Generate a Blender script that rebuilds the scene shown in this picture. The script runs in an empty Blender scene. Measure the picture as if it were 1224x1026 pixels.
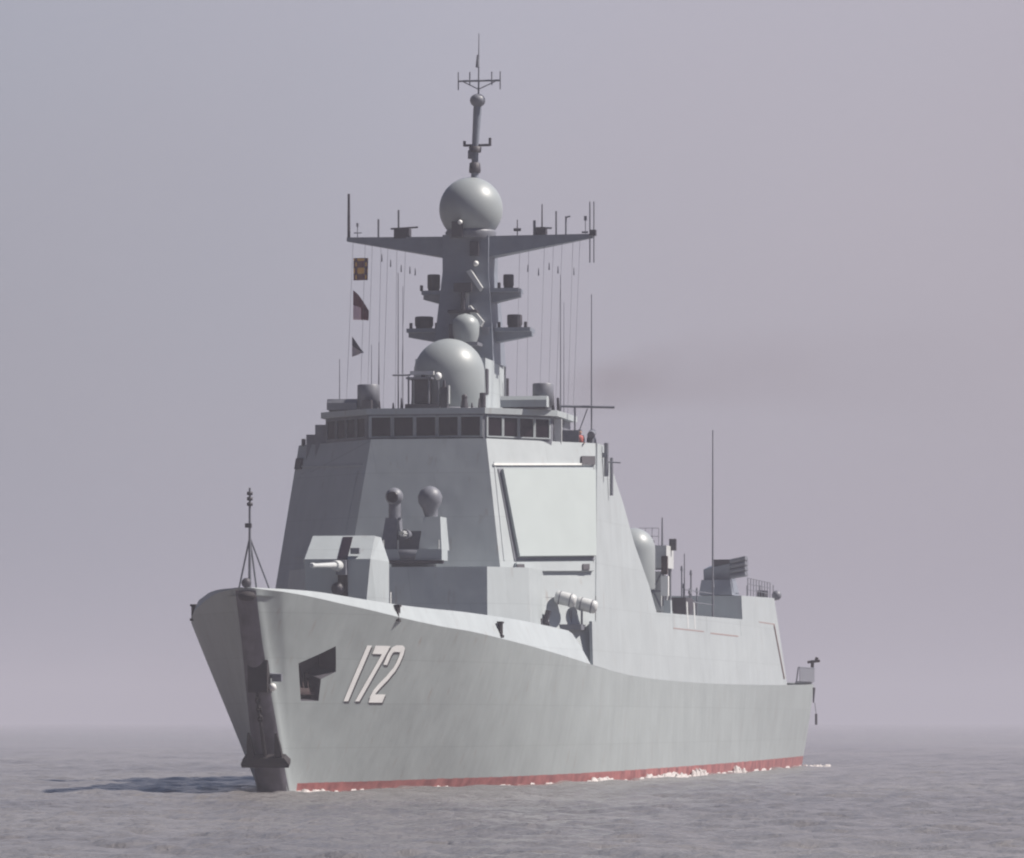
import bpy, bmesh, math, random
import numpy as np
from mathutils import Vector, Matrix
random.seed(7)
R = math.radians
scene = bpy.context.scene
COL = scene.collection

# ------------------------------------------------------------------ camera
F_PX = 6760.0; CAM_H = 3.376
cam_d = bpy.data.cameras.new('camera'); cam = bpy.data.objects.new('camera', cam_d); COL.objects.link(cam)
cam_d.sensor_width = 36; cam_d.lens = 36*F_PX/1224
cam_d.clip_start = 1; cam_d.clip_end = 30000
cam_d.shift_y = 349/1224
cam.location = (0, 0, CAM_H); cam.rotation_euler = (R(90), 0, 0)
scene.camera = cam
scene.render.resolution_x = 1024; scene.render.resolution_y = 858

# ------------------------------------------------------------------ light
SUN_EL, SUN_AZ = 50, 90.5        # azimuth clockwise from +Y (the view direction)
d = Vector((math.cos(R(SUN_EL))*math.sin(R(SUN_AZ)), math.cos(R(SUN_EL))*math.cos(R(SUN_AZ)), math.sin(R(SUN_EL))))
sl = bpy.data.lights.new('sun', 'SUN'); sun = bpy.data.objects.new('sun', sl); COL.objects.link(sun)
sl.energy = 5.0; sl.angle = R(0.9); sl.color = (1.0, 0.94, 0.86)
sun.rotation_euler = d.to_track_quat('Z', 'Y').to_euler()
sun.location = (100, 0, 200)

world = bpy.data.worlds.new("World"); scene.world = world; world.use_nodes = True
wn = world.node_tree.nodes; wl = world.node_tree.links; wn.clear()
sky = wn.new('ShaderNodeTexSky'); sky.sky_type = 'NISHITA'; sky.sun_disc = False
sky.sun_elevation = R(SUN_EL); sky.sun_rotation = R(SUN_AZ); sky.dust_density = 5; sky.air_density = 1.5
skm = wn.new('ShaderNodeVectorMath'); skm.operation = 'SCALE'; skm.inputs['Scale'].default_value = 0.08
mix = wn.new('ShaderNodeMix'); mix.data_type = 'RGBA'; mix.inputs[0].default_value = 0.88
tc = wn.new('ShaderNodeTexCoord'); sep = wn.new('ShaderNodeSeparateXYZ')
ramp = wn.new('ShaderNodeValToRGB')
ramp.color_ramp.elements[0].position = 0.0; ramp.color_ramp.elements[0].color = (0.285, 0.275, 0.325, 1)
ramp.color_ramp.elements[1].position = 0.14; ramp.color_ramp.elements[1].color = (0.345, 0.338, 0.396, 1)
e = ramp.color_ramp.elements.new(0.05); e.color = (0.318, 0.308, 0.354, 1)
e = ramp.color_ramp.elements.new(0.24); e.color = (0.085, 0.145, 0.27, 1)
e = ramp.color_ramp.elements.new(1.0); e.color = (0.03, 0.08, 0.19, 1)
nz = wn.new('ShaderNodeTexNoise'); nz.inputs['Scale'].default_value = 9; nz.inputs['Detail'].default_value = 2
nmp = wn.new('ShaderNodeMapRange'); nmp.inputs[1].default_value = .3; nmp.inputs[2].default_value = .7
nmp.inputs[3].default_value = .975; nmp.inputs[4].default_value = 1.025
nmul = wn.new('ShaderNodeVectorMath'); nmul.operation = 'SCALE'
bg = wn.new('ShaderNodeBackground'); bg.inputs[1].default_value = 1.0
out = wn.new('ShaderNodeOutputWorld')
wl.new(tc.outputs['Generated'], sep.inputs[0]); wl.new(sep.outputs['Z'], ramp.inputs[0])
wl.new(sky.outputs[0], skm.inputs[0])
wl.new(skm.outputs[0], mix.inputs[6]); wl.new(ramp.outputs[0], mix.inputs[7])
wl.new(tc.outputs['Generated'], nz.inputs['Vector']); wl.new(nz.outputs['Fac'], nmp.inputs[0])
azr = wn.new('ShaderNodeMapRange'); azr.inputs[1].default_value = -.3; azr.inputs[2].default_value = .8; azr.inputs[3].default_value = .28; azr.inputs[4].default_value = 1
wl.new(sep.outputs['Y'], azr.inputs[0]); azm = wn.new('ShaderNodeMath'); azm.operation = 'MULTIPLY'
azx = wn.new('ShaderNodeMapRange'); azx.inputs[1].default_value = -.7; azx.inputs[2].default_value = .0; azx.inputs[3].default_value = .15; azx.inputs[4].default_value = 1
wl.new(sep.outputs['X'], azx.inputs[0]); azz = wn.new('ShaderNodeMath'); azz.operation = 'MULTIPLY'; wl.new(azr.outputs[0], azz.inputs[0]); wl.new(azx.outputs[0], azz.inputs[1])
wl.new(azz.outputs[0], azm.inputs[0]); wl.new(nmp.outputs[0], azm.inputs[1])     # sky dimmed behind the camera and to the left to darken shaded faces
wl.new(mix.outputs[2], nmul.inputs[0]); wl.new(azm.outputs[0], nmul.inputs['Scale'])
tnt = wn.new('ShaderNodeMapRange'); tnt.inputs[1].default_value = -.09; tnt.inputs[2].default_value = .09
nz2 = wn.new('ShaderNodeTexNoise'); nz2.inputs['Scale'].default_value = 14; nz2.inputs['Detail'].default_value = 1
wl.new(tc.outputs['Generated'], nz2.inputs['Vector'])
nad = wn.new('ShaderNodeMath'); nad.operation = 'MULTIPLY_ADD'; nad.inputs[1].default_value = .16; wl.new(nz2.outputs['Fac'], nad.inputs[0]); wl.new(sep.outputs['X'], nad.inputs[2])
nad2 = wn.new('ShaderNodeMath'); nad2.operation = 'SUBTRACT'; nad2.inputs[1].default_value = .08; wl.new(nad.outputs[0], nad2.inputs[0]); wl.new(nad2.outputs[0], tnt.inputs[0])
tmx = wn.new('ShaderNodeMix'); tmx.data_type = 'RGBA'; tmx.inputs[6].default_value = (.97, 1.0, 1.03, 1); tmx.inputs[7].default_value = (1.03, .988, .995, 1)
wl.new(tnt.outputs[0], tmx.inputs[0]); tml = wn.new('ShaderNodeVectorMath'); tml.operation = 'MULTIPLY'
wl.new(nmul.outputs[0], tml.inputs[0]); wl.new(tmx.outputs[2], tml.inputs[1])
bt = wn.new('ShaderNodeMapRange'); bt.inputs[1].default_value = -.3; bt.inputs[2].default_value = .8; wl.new(sep.outputs['Y'], bt.inputs[0])
btm = wn.new('ShaderNodeMix'); btm.data_type = 'RGBA'; btm.inputs[6].default_value = (.62, .95, 1.5, 1); btm.inputs[7].default_value = (1, 1, 1, 1); wl.new(bt.outputs[0], btm.inputs[0])
bml = wn.new('ShaderNodeVectorMath'); bml.operation = 'MULTIPLY'; wl.new(tml.outputs[0], bml.inputs[0]); wl.new(btm.outputs[2], bml.inputs[1]); wl.new(bml.outputs[0], bg.inputs[0]); wl.new(bg.outputs[0], out.inputs[0])

vs = scene.view_settings
vs.view_transform = 'Standard'; vs.look = 'None'; vs.exposure = 0.46; vs.gamma = 1.0
scene.cycles.filter_width = 2.1
scene.cycles.max_bounces = 6; scene.cycles.volume_bounces = 1

# ------------------------------------------------------------------ materials
def mat(name, col, rough=0.6, metal=0.0, noise=0.0, nscale=1.0, bump=0.0, streak=0.0, coat=0.0, spec=0.5, plates=None):
    m = bpy.data.materials.new(name); m.use_nodes = True
    n = m.node_tree.nodes; l = m.node_tree.links; b = n['Principled BSDF']
    b.inputs['Base Color'].default_value = (*col, 1); b.inputs['Roughness'].default_value = rough
    b.inputs['Metallic'].default_value = metal; b.inputs['Coat Weight'].default_value = coat
    b.inputs['Specular IOR Level'].default_value = spec
    if noise or streak or bump:
        t = n.new('ShaderNodeTexCoord')
        nt = n.new('ShaderNodeTexNoise'); nt.inputs['Scale'].default_value = nscale; nt.inputs['Detail'].default_value = 6
        l.new(t.outputs['Object'], nt.inputs['Vector'])
        mr = n.new('ShaderNodeMapRange'); mr.inputs[1].default_value = .32; mr.inputs[2].default_value = .72
        mr.inputs[3].default_value = 1-noise; mr.inputs[4].default_value = 1+noise
        l.new(nt.outputs['Fac'], mr.inputs[0]); fac = mr.outputs[0]
        if streak:
            mp = n.new('ShaderNodeMapping'); mp.inputs['Scale'].default_value = (1.2, 1.2, .07)
            l.new(t.outputs['Object'], mp.inputs[0])
            n2 = n.new('ShaderNodeTexNoise'); n2.inputs['Scale'].default_value = 1.6; n2.inputs['Detail'].default_value = 4
            l.new(mp.outputs[0], n2.inputs['Vector'])
            m2 = n.new('ShaderNodeMapRange'); m2.inputs[1].default_value = .35; m2.inputs[2].default_value = .7
            m2.inputs[3].default_value = 1; m2.inputs[4].default_value = 1-streak
            l.new(n2.outputs['Fac'], m2.inputs[0])
            mm = n.new('ShaderNodeMath'); mm.operation = 'MULTIPLY'
            l.new(fac, mm.inputs[0]); l.new(m2.outputs[0], mm.inputs[1]); fac = mm.outputs[0]
        sc = n.new('ShaderNodeVectorMath'); sc.operation = 'SCALE'; sc.inputs[0].default_value = col
        if plates:
            sx = n.new('ShaderNodeSeparateXYZ'); l.new(t.outputs['Object'], sx.inputs[0])
            ad = n.new('ShaderNodeMath'); ad.operation = 'ADD'; l.new(sx.outputs['X'], ad.inputs[0]); l.new(sx.outputs['Y'], ad.inputs[1])
            cb = n.new('ShaderNodeCombineXYZ'); l.new(ad.outputs[0], cb.inputs['X']); l.new(sx.outputs['Z'], cb.inputs['Y'])
            br = n.new('ShaderNodeTexBrick'); br.inputs['Scale'].default_value = 1; br.inputs['Brick Width'].default_value = plates[0]; br.inputs['Row Height'].default_value = plates[1]
            br.inputs['Mortar Size'].default_value = .025; br.inputs['Mortar Smooth'].default_value = .6
            br.inputs['Color1'].default_value = (.97, .97, .97, 1); br.inputs['Color2'].default_value = (1.02, 1.02, 1.02, 1); br.inputs['Mortar'].default_value = (.86, .86, .86, 1)
            l.new(cb.outputs[0], br.inputs['Vector'])
            mq = n.new('ShaderNodeMath'); mq.operation = 'MULTIPLY'; l.new(fac, mq.inputs[0]); l.new(br.outputs['Color'], mq.inputs[1]); fac = mq.outputs[0]
        l.new(fac, sc.inputs['Scale']); fin = sc.outputs[0]
        if plates:   # rust weeps: sparse, tall and thin
            m3 = n.new('ShaderNodeMapping'); m3.inputs['Scale'].default_value = (2.6, 2.6, .32); l.new(t.outputs['Object'], m3.inputs[0])
            n3 = n.new('ShaderNodeTexNoise'); n3.inputs['Scale'].default_value = 1.1; n3.inputs['Detail'].default_value = 5; l.new(m3.outputs[0], n3.inputs['Vector'])
            m4 = n.new('ShaderNodeMapRange'); m4.inputs[1].default_value = .63; m4.inputs[2].default_value = .80; m4.inputs[3].default_value = 0; m4.inputs[4].default_value = .45
            l.new(n3.outputs['Fac'], m4.inputs[0])
            mx = n.new('ShaderNodeMix'); mx.data_type = 'RGBA'; l.new(m4.outputs[0], mx.inputs[0]); l.new(fin, mx.inputs[6]); mx.inputs[7].default_value = (.22, .15, .12, 1); fin = mx.outputs[2]
        l.new(fin, b.inputs['Base Color'])
        if bump:
            bp = n.new('ShaderNodeBump'); bp.inputs['Strength'].default_value = 1; bp.inputs['Distance'].default_value = bump
            nb = n.new('ShaderNodeTexNoise'); nb.inputs['Scale'].default_value = .55; nb.inputs['Detail'].default_value = 2
            l.new(t.outputs['Object'], nb.inputs['Vector'])
            l.new(nb.outputs['Fac'], bp.inputs['Height']); l.new(bp.outputs[0], b.inputs['Normal'])
    return m
M = {}
PAINT = (0.405, 0.438, 0.455)
M['paint'] = mat('naval_grey_paint', PAINT, .5, noise=.05, nscale=.5, bump=.03, streak=.06, plates=(6.2, 2.4))
M['radar'] = mat('radar_face_paint', (0.44, 0.485, 0.485), .42, noise=.03, nscale=.7)
M['dome'] = mat('radome_paint', (0.31, 0.335, 0.345), .42, noise=.03, nscale=.8)
M['mast'] = mat('mast_paint', (0.20, 0.22, 0.265), .5, noise=.08, nscale=2)
M['dark'] = mat('dark_equipment', (0.045, 0.04, 0.052), .6, noise=.2, nscale=3)
M['mid'] = mat('equipment_grey', (0.165, 0.17, 0.20), .5, noise=.12, nscale=3)
M['pale'] = mat('pale_equipment', (0.55, 0.56, 0.56), .4, noise=.06, nscale=3)
M['white'] = mat('white_paint', (0.80, 0.80, 0.78), .35, noise=.05, nscale=4)
M['glass'] = mat('bridge_glass', (0.015, 0.009, 0.014), .2, spec=.25)
M['deck'] = mat('deck_paint', (0.15, 0.16, 0.17), .8, noise=.1, nscale=1)
M['iron'] = mat('anchor_iron', (0.018, 0.013, 0.016), .8, noise=.3, nscale=4)
M['rust'] = mat('rusty_iron', (0.028, 0.012, 0.013), .8, noise=.3, nscale=4)
M['numshadow'] = mat('number_shadow_paint', (0.05, 0.045, 0.055), .6)
M['numwhite'] = mat('number_white_paint', (0.90, 0.89, 0.88), .5, noise=.05, nscale=2)
M['orange'] = mat('orange_vest', (0.42, 0.10, 0.09), .7)
M['skin'] = mat('skin', (0.45, 0.26, 0.19), .6)
M['navy'] = mat('dark_uniform', (0.03, 0.035, 0.06), .8)
M['seam'] = mat('seam_rust', (0.30, 0.22, 0.215), .7)

def hull_mat():
    m = mat('hull_paint', (0.335, 0.366, 0.372), .5, noise=.06, nscale=.35, bump=.04, streak=.08, plates=(9.0, 2.1))  # darker than the upper paint; shade under the flare is in the colour
    n = m.node_tree.nodes; l = m.node_tree.links; b = n['Principled BSDF']
    src = b.inputs['Base Color'].links[0].from_socket
    t = n.new('ShaderNodeTexCoord'); sp = n.new('ShaderNodeSeparateXYZ'); l.new(t.outputs['Object'], sp.inputs[0])
    def math_(op, a, bb):
        q = n.new('ShaderNodeMath'); q.operation = op
        for i, v in enumerate((a, bb)):
            if hasattr(v, 'links'): l.new(v, q.inputs[i])
            else: q.inputs[i].default_value = v
        return q.outputs[0]
    # red boot topping below a gently sloping line (the ship is trimmed by the stern)
    edge = math_('ADD', math_('MULTIPLY', sp.outputs['Y'], .0026), .42)
    nn = n.new('ShaderNodeTexNoise'); nn.inputs['Scale'].default_value = 1.2; nn.inputs['Detail'].default_value = 5
    l.new(t.outputs['Object'], nn.inputs['Vector'])
    edge2 = math_('ADD', edge, math_('MULTIPLY', math_('SUBTRACT', nn.outputs['Fac'], .5), .10))
    red = math_('LESS_THAN', sp.outputs['Z'], edge2)
    red = math_('MULTIPLY', red, math_('GREATER_THAN', sp.outputs['Y'], 7.2))
    mx = n.new('ShaderNodeMix'); mx.data_type = 'RGBA'
    l.new(red, mx.inputs[0]); l.new(src, mx.inputs[6]); 
    rr = n.new('ShaderNodeValToRGB'); rr.color_ramp.elements[0].color = (.20, .055, .055, 1); rr.color_ramp.elements[1].color = (.40, .14, .13, 1)
    rr.color_ramp.elements[0].position = .35; rr.color_ramp.elements[1].position = .7
    l.new(nn.outputs['Fac'], rr.inputs[0]); l.new(rr.outputs[0], mx.inputs[7])
    l.new(mx.outputs[2], b.inputs['Base Color'])
    return m
M['hull'] = hull_mat()
M['stem'] = mat('stem_dark_paint', (0.135, 0.122, 0.15), .6, noise=.25, nscale=1.5, streak=.3)

# ------------------------------------------------------------------ mesh builder
class MB:
    def __init__(s): s.v = []; s.f = []; s.sm = []
    def add(s, vs, fs, smooth=False):
        o = len(s.v); s.v += [tuple(v) for v in vs]
        for f in fs: s.f.append([i+o for i in f]); s.sm.append(smooth)
        return s
    def box(s, t0, t1, s0, s1, z0, z1):
        vs = [(t, y, z) for z in (z0, z1) for t, y in ((t0, s0), (t1, s0), (t1, s1), (t0, s1))]
        return s.add(vs, [(3,2,1,0), (4,5,6,7), (0,1,5,4), (1,2,6,5), (2,3,7,6), (3,0,4,7)])
    def loft(s, rings, smooth=False, caps=True):
        n = len(rings[0]); vs = [p for r in rings for p in r]; fs = []
        for k in range(len(rings)-1):
            for i in range(n):
                j = (i+1) % n; fs.append((k*n+i, k*n+j, (k+1)*n+j, (k+1)*n+i))
        s.add(vs, fs, smooth)
        if caps:
            s.add(rings[0], [tuple(range(n))[::-1]]); s.add(rings[-1], [tuple(range(n))])
        return s
    def tube(s, a, b, r, r2=None, n=8, smooth=True):
        a = Vector(a); b = Vector(b); r2 = r if r2 is None else r2
        d = (b-a).normalized(); u = d.orthogonal().normalized(); w = d.cross(u)
        rings = [[c + (u*math.cos(2*math.pi*i/n) + w*math.sin(2*math.pi*i/n))*q for i in range(n)] for c, q in ((a, r), (b, r2))]
        return s.loft(rings, smooth)
    def path(s, pts, r, n=6):
        for a, b in zip(pts, pts[1:]): s.tube(a, b, r, n=n)
        return s
    def lathe(s, c, prof, n=40, axis='z', smooth=True):
        rings = []
        for r, h in prof:
            ring = []
            for i in range(n):
                a = 2*math.pi*i/n; x, y = r*math.cos(a), r*math.sin(a)
                q = {'z': (x, y, h), 'y': (y, h, x), 'x': (h, x, y)}[axis]
                ring.append((c[0]+q[0], c[1]+q[1], c[2]+q[2]))
            rings.append(ring)
        return s.loft(rings, smooth)
    def ball(s, c, r, n=24, z0=-1, z1=1, sz=1):
        pr = []
        for k in range(n//2+1):
            a = math.asin(max(-1, z0)) + (math.asin(min(1, z1))-math.asin(max(-1, z0)))*k/(n//2)
            pr.append((max(r*math.cos(a), 1e-4), r*math.sin(a)*sz))
        return s.lathe(c, pr, n)
    def build(s, name, m, parent=None, loc=None):
        me = bpy.data.meshes.new(name)
        vs = s.v if loc is None else [(x-loc[0], y-loc[1], z-loc[2]) for x, y, z in s.v]
        me.from_pydata(vs, [], s.f)
        bm = bmesh.new(); bm.from_mesh(me); bmesh.ops.recalc_face_normals(bm, faces=bm.faces); bm.to_mesh(me); bm.free()
        me.polygons.foreach_set('use_smooth', s.sm); me.materials.append(m); me.update()
        o = bpy.data.objects.new(name, me); COL.objects.link(o)
        if parent is not None: o.parent = parent
        return o

TH = R(10); PX0, PY0 = -320/26, 260.0
def world_pt(t, s, z): return Vector((PX0 + s*math.sin(TH) + t*math.cos(TH), PY0 + s*math.cos(TH) - t*math.sin(TH), z))
def thing(name, label, cat, t, s, z, group=None):
    o = bpy.data.objects.new(name, None); COL.objects.link(o)
    o.location = world_pt(t, s, z); o.rotation_euler = (0, 0, -TH); o['label'] = label; o['category'] = cat
    if group: o['group'] = group
    return o
ship = thing('warship', 'large grey guided missile destroyer with hull number 172, steaming towards the viewer', 'warship', 0, 0, 0)

# ------------------------------------------------------------------ hull form (t = half breadth to port, s = metres aft of the bow tip, z = height)
def interp(x, pts): return float(np.interp(x, [p[0] for p in pts], [p[1] for p in pts]))
BK = [(0, .45), (1, 1.1), (2, 1.7), (4, 2.65), (6, 3.45), (8, 4.2), (10, 4.8), (12, 5.32), (14, 5.78), (16, 6.15), (20, 6.85), (26, 7.45), (33, 7.95), (46, 8.4), (70, 8.45), (114, 8.4), (137, 8.05), (152, 7.5), (156, 7.35)]
ZK = [(0, 9.5), (3, 9.2), (6, 8.85), (12, 8.25), (16, 7.98), (20, 7.8), (30, 7.3), (48, 6.42), (56, 6.1), (65, 5.88), (90, 5.7), (115, 5.75), (137, 5.88), (156, 6.05)]
ZD = [(0, 9.52), (4, 9.4), (8, 9.12), (12, 8.92), (20, 8.76), (30, 8.58), (45, 8.2)]
BW = [(0, 0), (4.4, 1.45), (8.4, 2.4), (14.4, 3.6), (17.1, 4.1), (26, 5.8), (36, 7.0), (55, 8.0), (82, 8.2), (115, 7.7), (151, 6.4)]   # by distance abaft the stem
def smooth_tab(tab):
    xs = np.array([p[0] for p in tab], float); ys = np.array([p[1] for p in tab], float)
    # monotone cubic (Fritsch-Carlson)
    h = np.diff(xs); dd = np.diff(ys)/h; m = np.zeros(len(xs)); m[1:-1] = (dd[1:]+dd[:-1])/2; m[0] = dd[0]; m[-1] = dd[-1]
    for i in range(len(dd)):
        if dd[i] == 0: m[i] = m[i+1] = 0
        else:
            a, b = m[i]/dd[i], m[i+1]/dd[i]; q = a*a+b*b
            if q > 9: tau = 3/math.sqrt(q); m[i] = tau*a*dd[i]; m[i+1] = tau*b*dd[i]
    def f(x):
        x = min(max(x, xs[0]), xs[-1]); i = min(int(np.searchsorted(xs, x, side='right'))-1, len(h)-1)
        u = (x-xs[i])/h[i]
        return float((2*u**3-3*u*u+1)*ys[i] + (u**3-2*u*u+u)*h[i]*m[i] + (-2*u**3+3*u*u)*ys[i+1] + (u**3-u*u)*h[i]*m[i+1])
    return f
bk, zk, zd, bw = map(smooth_tab, (BK, ZK, ZD, BW))
def off_(u): return 5.6*(1-max(u, -.3))
def stem(z):
    s = 3.0
    for _ in range(20): s = off_(z/zk(max(s, 0)))
    return max(s, 0)
def hb(s, z):
    """half breadth of the shell below the knuckle"""
    u = z/zk(s); d = s-off_(u)
    if d <= 0: return 0.0
    uu = min(max(u, 0), 1); k = uu**.95
    body = (1-k)*bw(d)+k*(bk(d)-.45*max(0, 1-d/1.5))
    r = .80-.25*uu
    circ = r*math.sqrt(max(0, 1-(1-min(d, r)/r)**2))
    val = (body**3+circ**3)**(1/3)
    if u < 0: val *= (1+u*.3)
    return max(val, 0)
def stb(s):  # the starboard side sits a little fuller abaft the foredeck
    u = min(max((s-22)/26, 0), 1); return 1+.13*u*u*(3-2*u)
NS, NZ = 260, 62
g = [(i/(NS-1))**1.9 for i in range(NS)]
def shell_pt(i, j):
    u = -.28+1.28*j/(NZ-1); o = off_(u); s = o+(156-o)*g[i]
    return s, u*zk(s)
mb = MB(); P = [[shell_pt(i, j) for j in range(NZ)] for i in range(NS)]
idx = {}
vs_ = []
for i in range(NS):
    for j in range(NZ):
        s, z = P[i][j]
        w = hb(s, z)
        if i == 0: w = 0.0
        idx[i, j, 1] = len(vs_); vs_.append((w, s, z))
        if i == 0: idx[i, j, -1] = idx[i, j, 1]
        else: idx[i, j, -1] = len(vs_); vs_.append((-w*stb(s), s, z))
fs_ = []
for sd in (1, -1):
    for i in range(NS-1):
        for j in range(NZ-1):
            q = [idx[i, j, sd], idx[i+1, j, sd], idx[i+1, j+1, sd], idx[i, j+1, sd]]
            if i == 0: q = [idx[0, j, sd], idx[1, j, sd], idx[1, j+1, sd], idx[0, j+1, sd]]
            fs_.append(q if sd == 1 else q[::-1])
mb.add(vs_, fs_, True)
# transom, bottom and a closed top so that the shell is a solid
tr = [(idx[NS-1, j, 1], idx[NS-1, j, -1]) for j in range(NZ)]
tf = [[tr[j][0], tr[j][1], tr[j+1][1], tr[j+1][0]] for j in range(NZ-1)]
bf = [[idx[i, 0, 1], idx[i+1, 0, 1], idx[i+1, 0, -1], idx[i, 0, -1]] if i else [idx[0, 0, 1], idx[1, 0, 1], idx[1, 0, -1]] for i in range(NS-1)]
uf = [[idx[i, NZ-1, 1], idx[i+1, NZ-1, 1], idx[i+1, NZ-1, -1], idx[i, NZ-1, -1]] if i else [idx[0, NZ-1, 1], idx[1, NZ-1, 1], idx[1, NZ-1, -1]] for i in range(NS-1)]
for f_ in tf+bf+uf: mb.f.append(f_); mb.sm.append(False)
hull = mb.build('hull', M['hull'], ship)
hull.data.materials.append(M['dark'])

# upper strake: slopes inboard from the knuckle to the deck edge; runs to s = 46.6 on the port side
def strake(sd, s1):
    mb = MB(); rows = []
    n = 70
    for i in range(n+1):
        s = .02 + s1*(i/n)**1.5
        k = stb(s) if sd < 0 else 1
        a = (sd*hb(s, zk(s))*k, s, zk(s))
        h = max(zd(s)-zk(s), .015)
        taper = 1.0
        if sd > 0 and s > s1-3.0:   # rounded end of the strake at the mooring opening
            q = (s-(s1-3.0))/3.0; taper = max(.03, (1-q**2.2))
        bdk = max(a[0]*sd-.42*h*taper, 0.02)*sd
        b = (bdk, s, zk(s)+h*taper)
        c = (bdk-sd*.12 if abs(bdk) > .15 else bdk*.4, s, zk(s)+h*taper)
        e_ = (a[0]-sd*.2 if abs(a[0]) > .3 else a[0]*.3, s, zk(s)-.02)
        rows.append((a, b, c, e_))
    vs = [p for r in rows for p in r]; fs = []
    for i in range(n):
        for q in range(4):
            fs.append((i*4+q, (i+1)*4+q, (i+1)*4+(q+1) % 4, i*4+(q+1) % 4))
    mb.add(vs, fs, False); mb.add(rows[-1], [(0, 1, 2, 3)])
    return mb
strake(1, 47.6).build('bulwark', M['paint'], ship)
strake(-1, 52).build('bulwark', M['paint'], ship)
# foredeck
mb = MB(); n = 60; vs = []
for i in range(n+1):
    s = .25 + 44*(i/n); w = max(bk(s)-.42*(zd(s)-zk(s))-.1, .1)
    vs += [(w, s, zd(s)-.35), (-w*stb(s), s, zd(s)-.35)]
mb.add(vs, [(2*i, 2*i+2, 2*i+3, 2*i+1) for i in range(n)]); mb.build('foredeck', M['deck'], ship)
mb = MB(); mb.box(-7, 7.2, 130, 155.8, 6.03, 6.1); mb.build('flight_deck', M['deck'], ship)

# stem band in a darker grey than the hull, a 2 cm skin on the stem plating
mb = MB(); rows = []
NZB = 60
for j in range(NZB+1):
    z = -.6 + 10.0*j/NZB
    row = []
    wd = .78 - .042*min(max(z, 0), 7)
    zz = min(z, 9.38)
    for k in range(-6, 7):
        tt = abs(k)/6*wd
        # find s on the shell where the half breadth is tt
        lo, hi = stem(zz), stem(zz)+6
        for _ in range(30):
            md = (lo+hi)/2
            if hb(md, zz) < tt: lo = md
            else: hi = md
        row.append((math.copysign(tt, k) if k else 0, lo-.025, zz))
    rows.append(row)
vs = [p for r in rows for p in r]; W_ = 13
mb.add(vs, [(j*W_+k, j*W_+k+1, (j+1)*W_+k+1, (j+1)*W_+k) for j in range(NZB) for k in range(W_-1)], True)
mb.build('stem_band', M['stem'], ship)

# ------------------------------------------------------------------ hull number, painted on the port bow
def on_hull(s, z, off): # point on the port shell pushed outwards
    w = hb(s, z); ds = (hb(s+.05, z)-hb(s-.05, z))/.1; dz = (hb(s, z+.05)-hb(s, z-.05))/.1
    nrm = Vector((1, -ds, -dz)).normalized()
    return Vector((w, s, z)) + nrm*off
NUM_S0, NUM_S1, NUM_Z0, NUM_Z1 = 8.95, 12.95, 4.32, 6.97
def digit_strokes(name):
    out = []
    def w(p): return p
    if name == '1': out = [[(.5, 0), (.5, 1)]]
    if name == '7': out = [[(0.0, .925), (1.0, .925)], [(.93, 1.0), (.80, .75), (.36, 0)]]
    if name == '2':
        arc = [(.07, .66), (.07, .84), (.14, .93), (.3, .955), (.7, .955), (.86, .93), (.93, .84), (.93, .70), (.86, .58), (.6, .42), (.3, .28), (.12, .17), (.07, .05)]
        out = [arc, [(.0, .055), (1.0, .055)]]
    return out
def number_mesh(off, sh, shz, th):
    mb = MB()
    slant = .62                          # lean in units of digit height
    H_ = NUM_Z1-NUM_Z0; L_ = NUM_S1-NUM_S0
    for ch, x0, wd in (('1', .0, .12), ('7', .20, .33), ('2', .60, .36)):
        for st_i, st in enumerate(digit_strokes(ch)):
            pts = []
            for (a, b) in st: pts.append((x0+a*wd + .03*b, b))
            # resample
            dense = []
            for p, q in zip(pts, pts[1:]):
                for k in range(10): dense.append((p[0]+(q[0]-p[0])*k/10, p[1]+(q[1]-p[1])*k/10))
            dense.append(pts[-1])
            horiz = abs(st[0][1]-st[-1][1]) < .01
            L, Rr = [], []
            for i, p in enumerate(dense):
                if horiz: dx, dy = 0, .075*th
                else: dx, dy = (.052*th, .0)
                # curved strokes get a normal offset
                if not horiz and ch == '2':
                    a_ = dense[max(i-1, 0)]; b_ = dense[min(i+1, len(dense)-1)]
                    tx, ty = (b_[0]-a_[0])*L_, (b_[1]-a_[1])*H_; q = math.hypot(tx, ty)
                    dx, dy = -ty/q*.20*th/L_, tx/q*.20*th/H_*.8
                L.append((p[0]-dx, p[1]-dy)); Rr.append((p[0]+dx, p[1]+dy))
            vs = []
            for l, r in zip(L, Rr):
                for k in range(4):
                    x = l[0]+(r[0]-l[0])*k/3; y = l[1]+(r[1]-l[1])*k/3
                    vs.append(on_hull(NUM_S0+x*L_+sh, NUM_Z0+y*H_+shz, off+.002*st_i))
            mb.add(vs, [(i*4+k, i*4+k+1, (i+1)*4+k+1, (i+1)*4+k) for i in range(len(L)-1) for k in range(3)], True)
    return mb
number_mesh(.012, .16, -.10, 1.0).build('hull_number', M['numshadow'], hull)
number_mesh(.024, 0, 0, 1.0).build('hull_number', M['numwhite'], hull)

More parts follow.
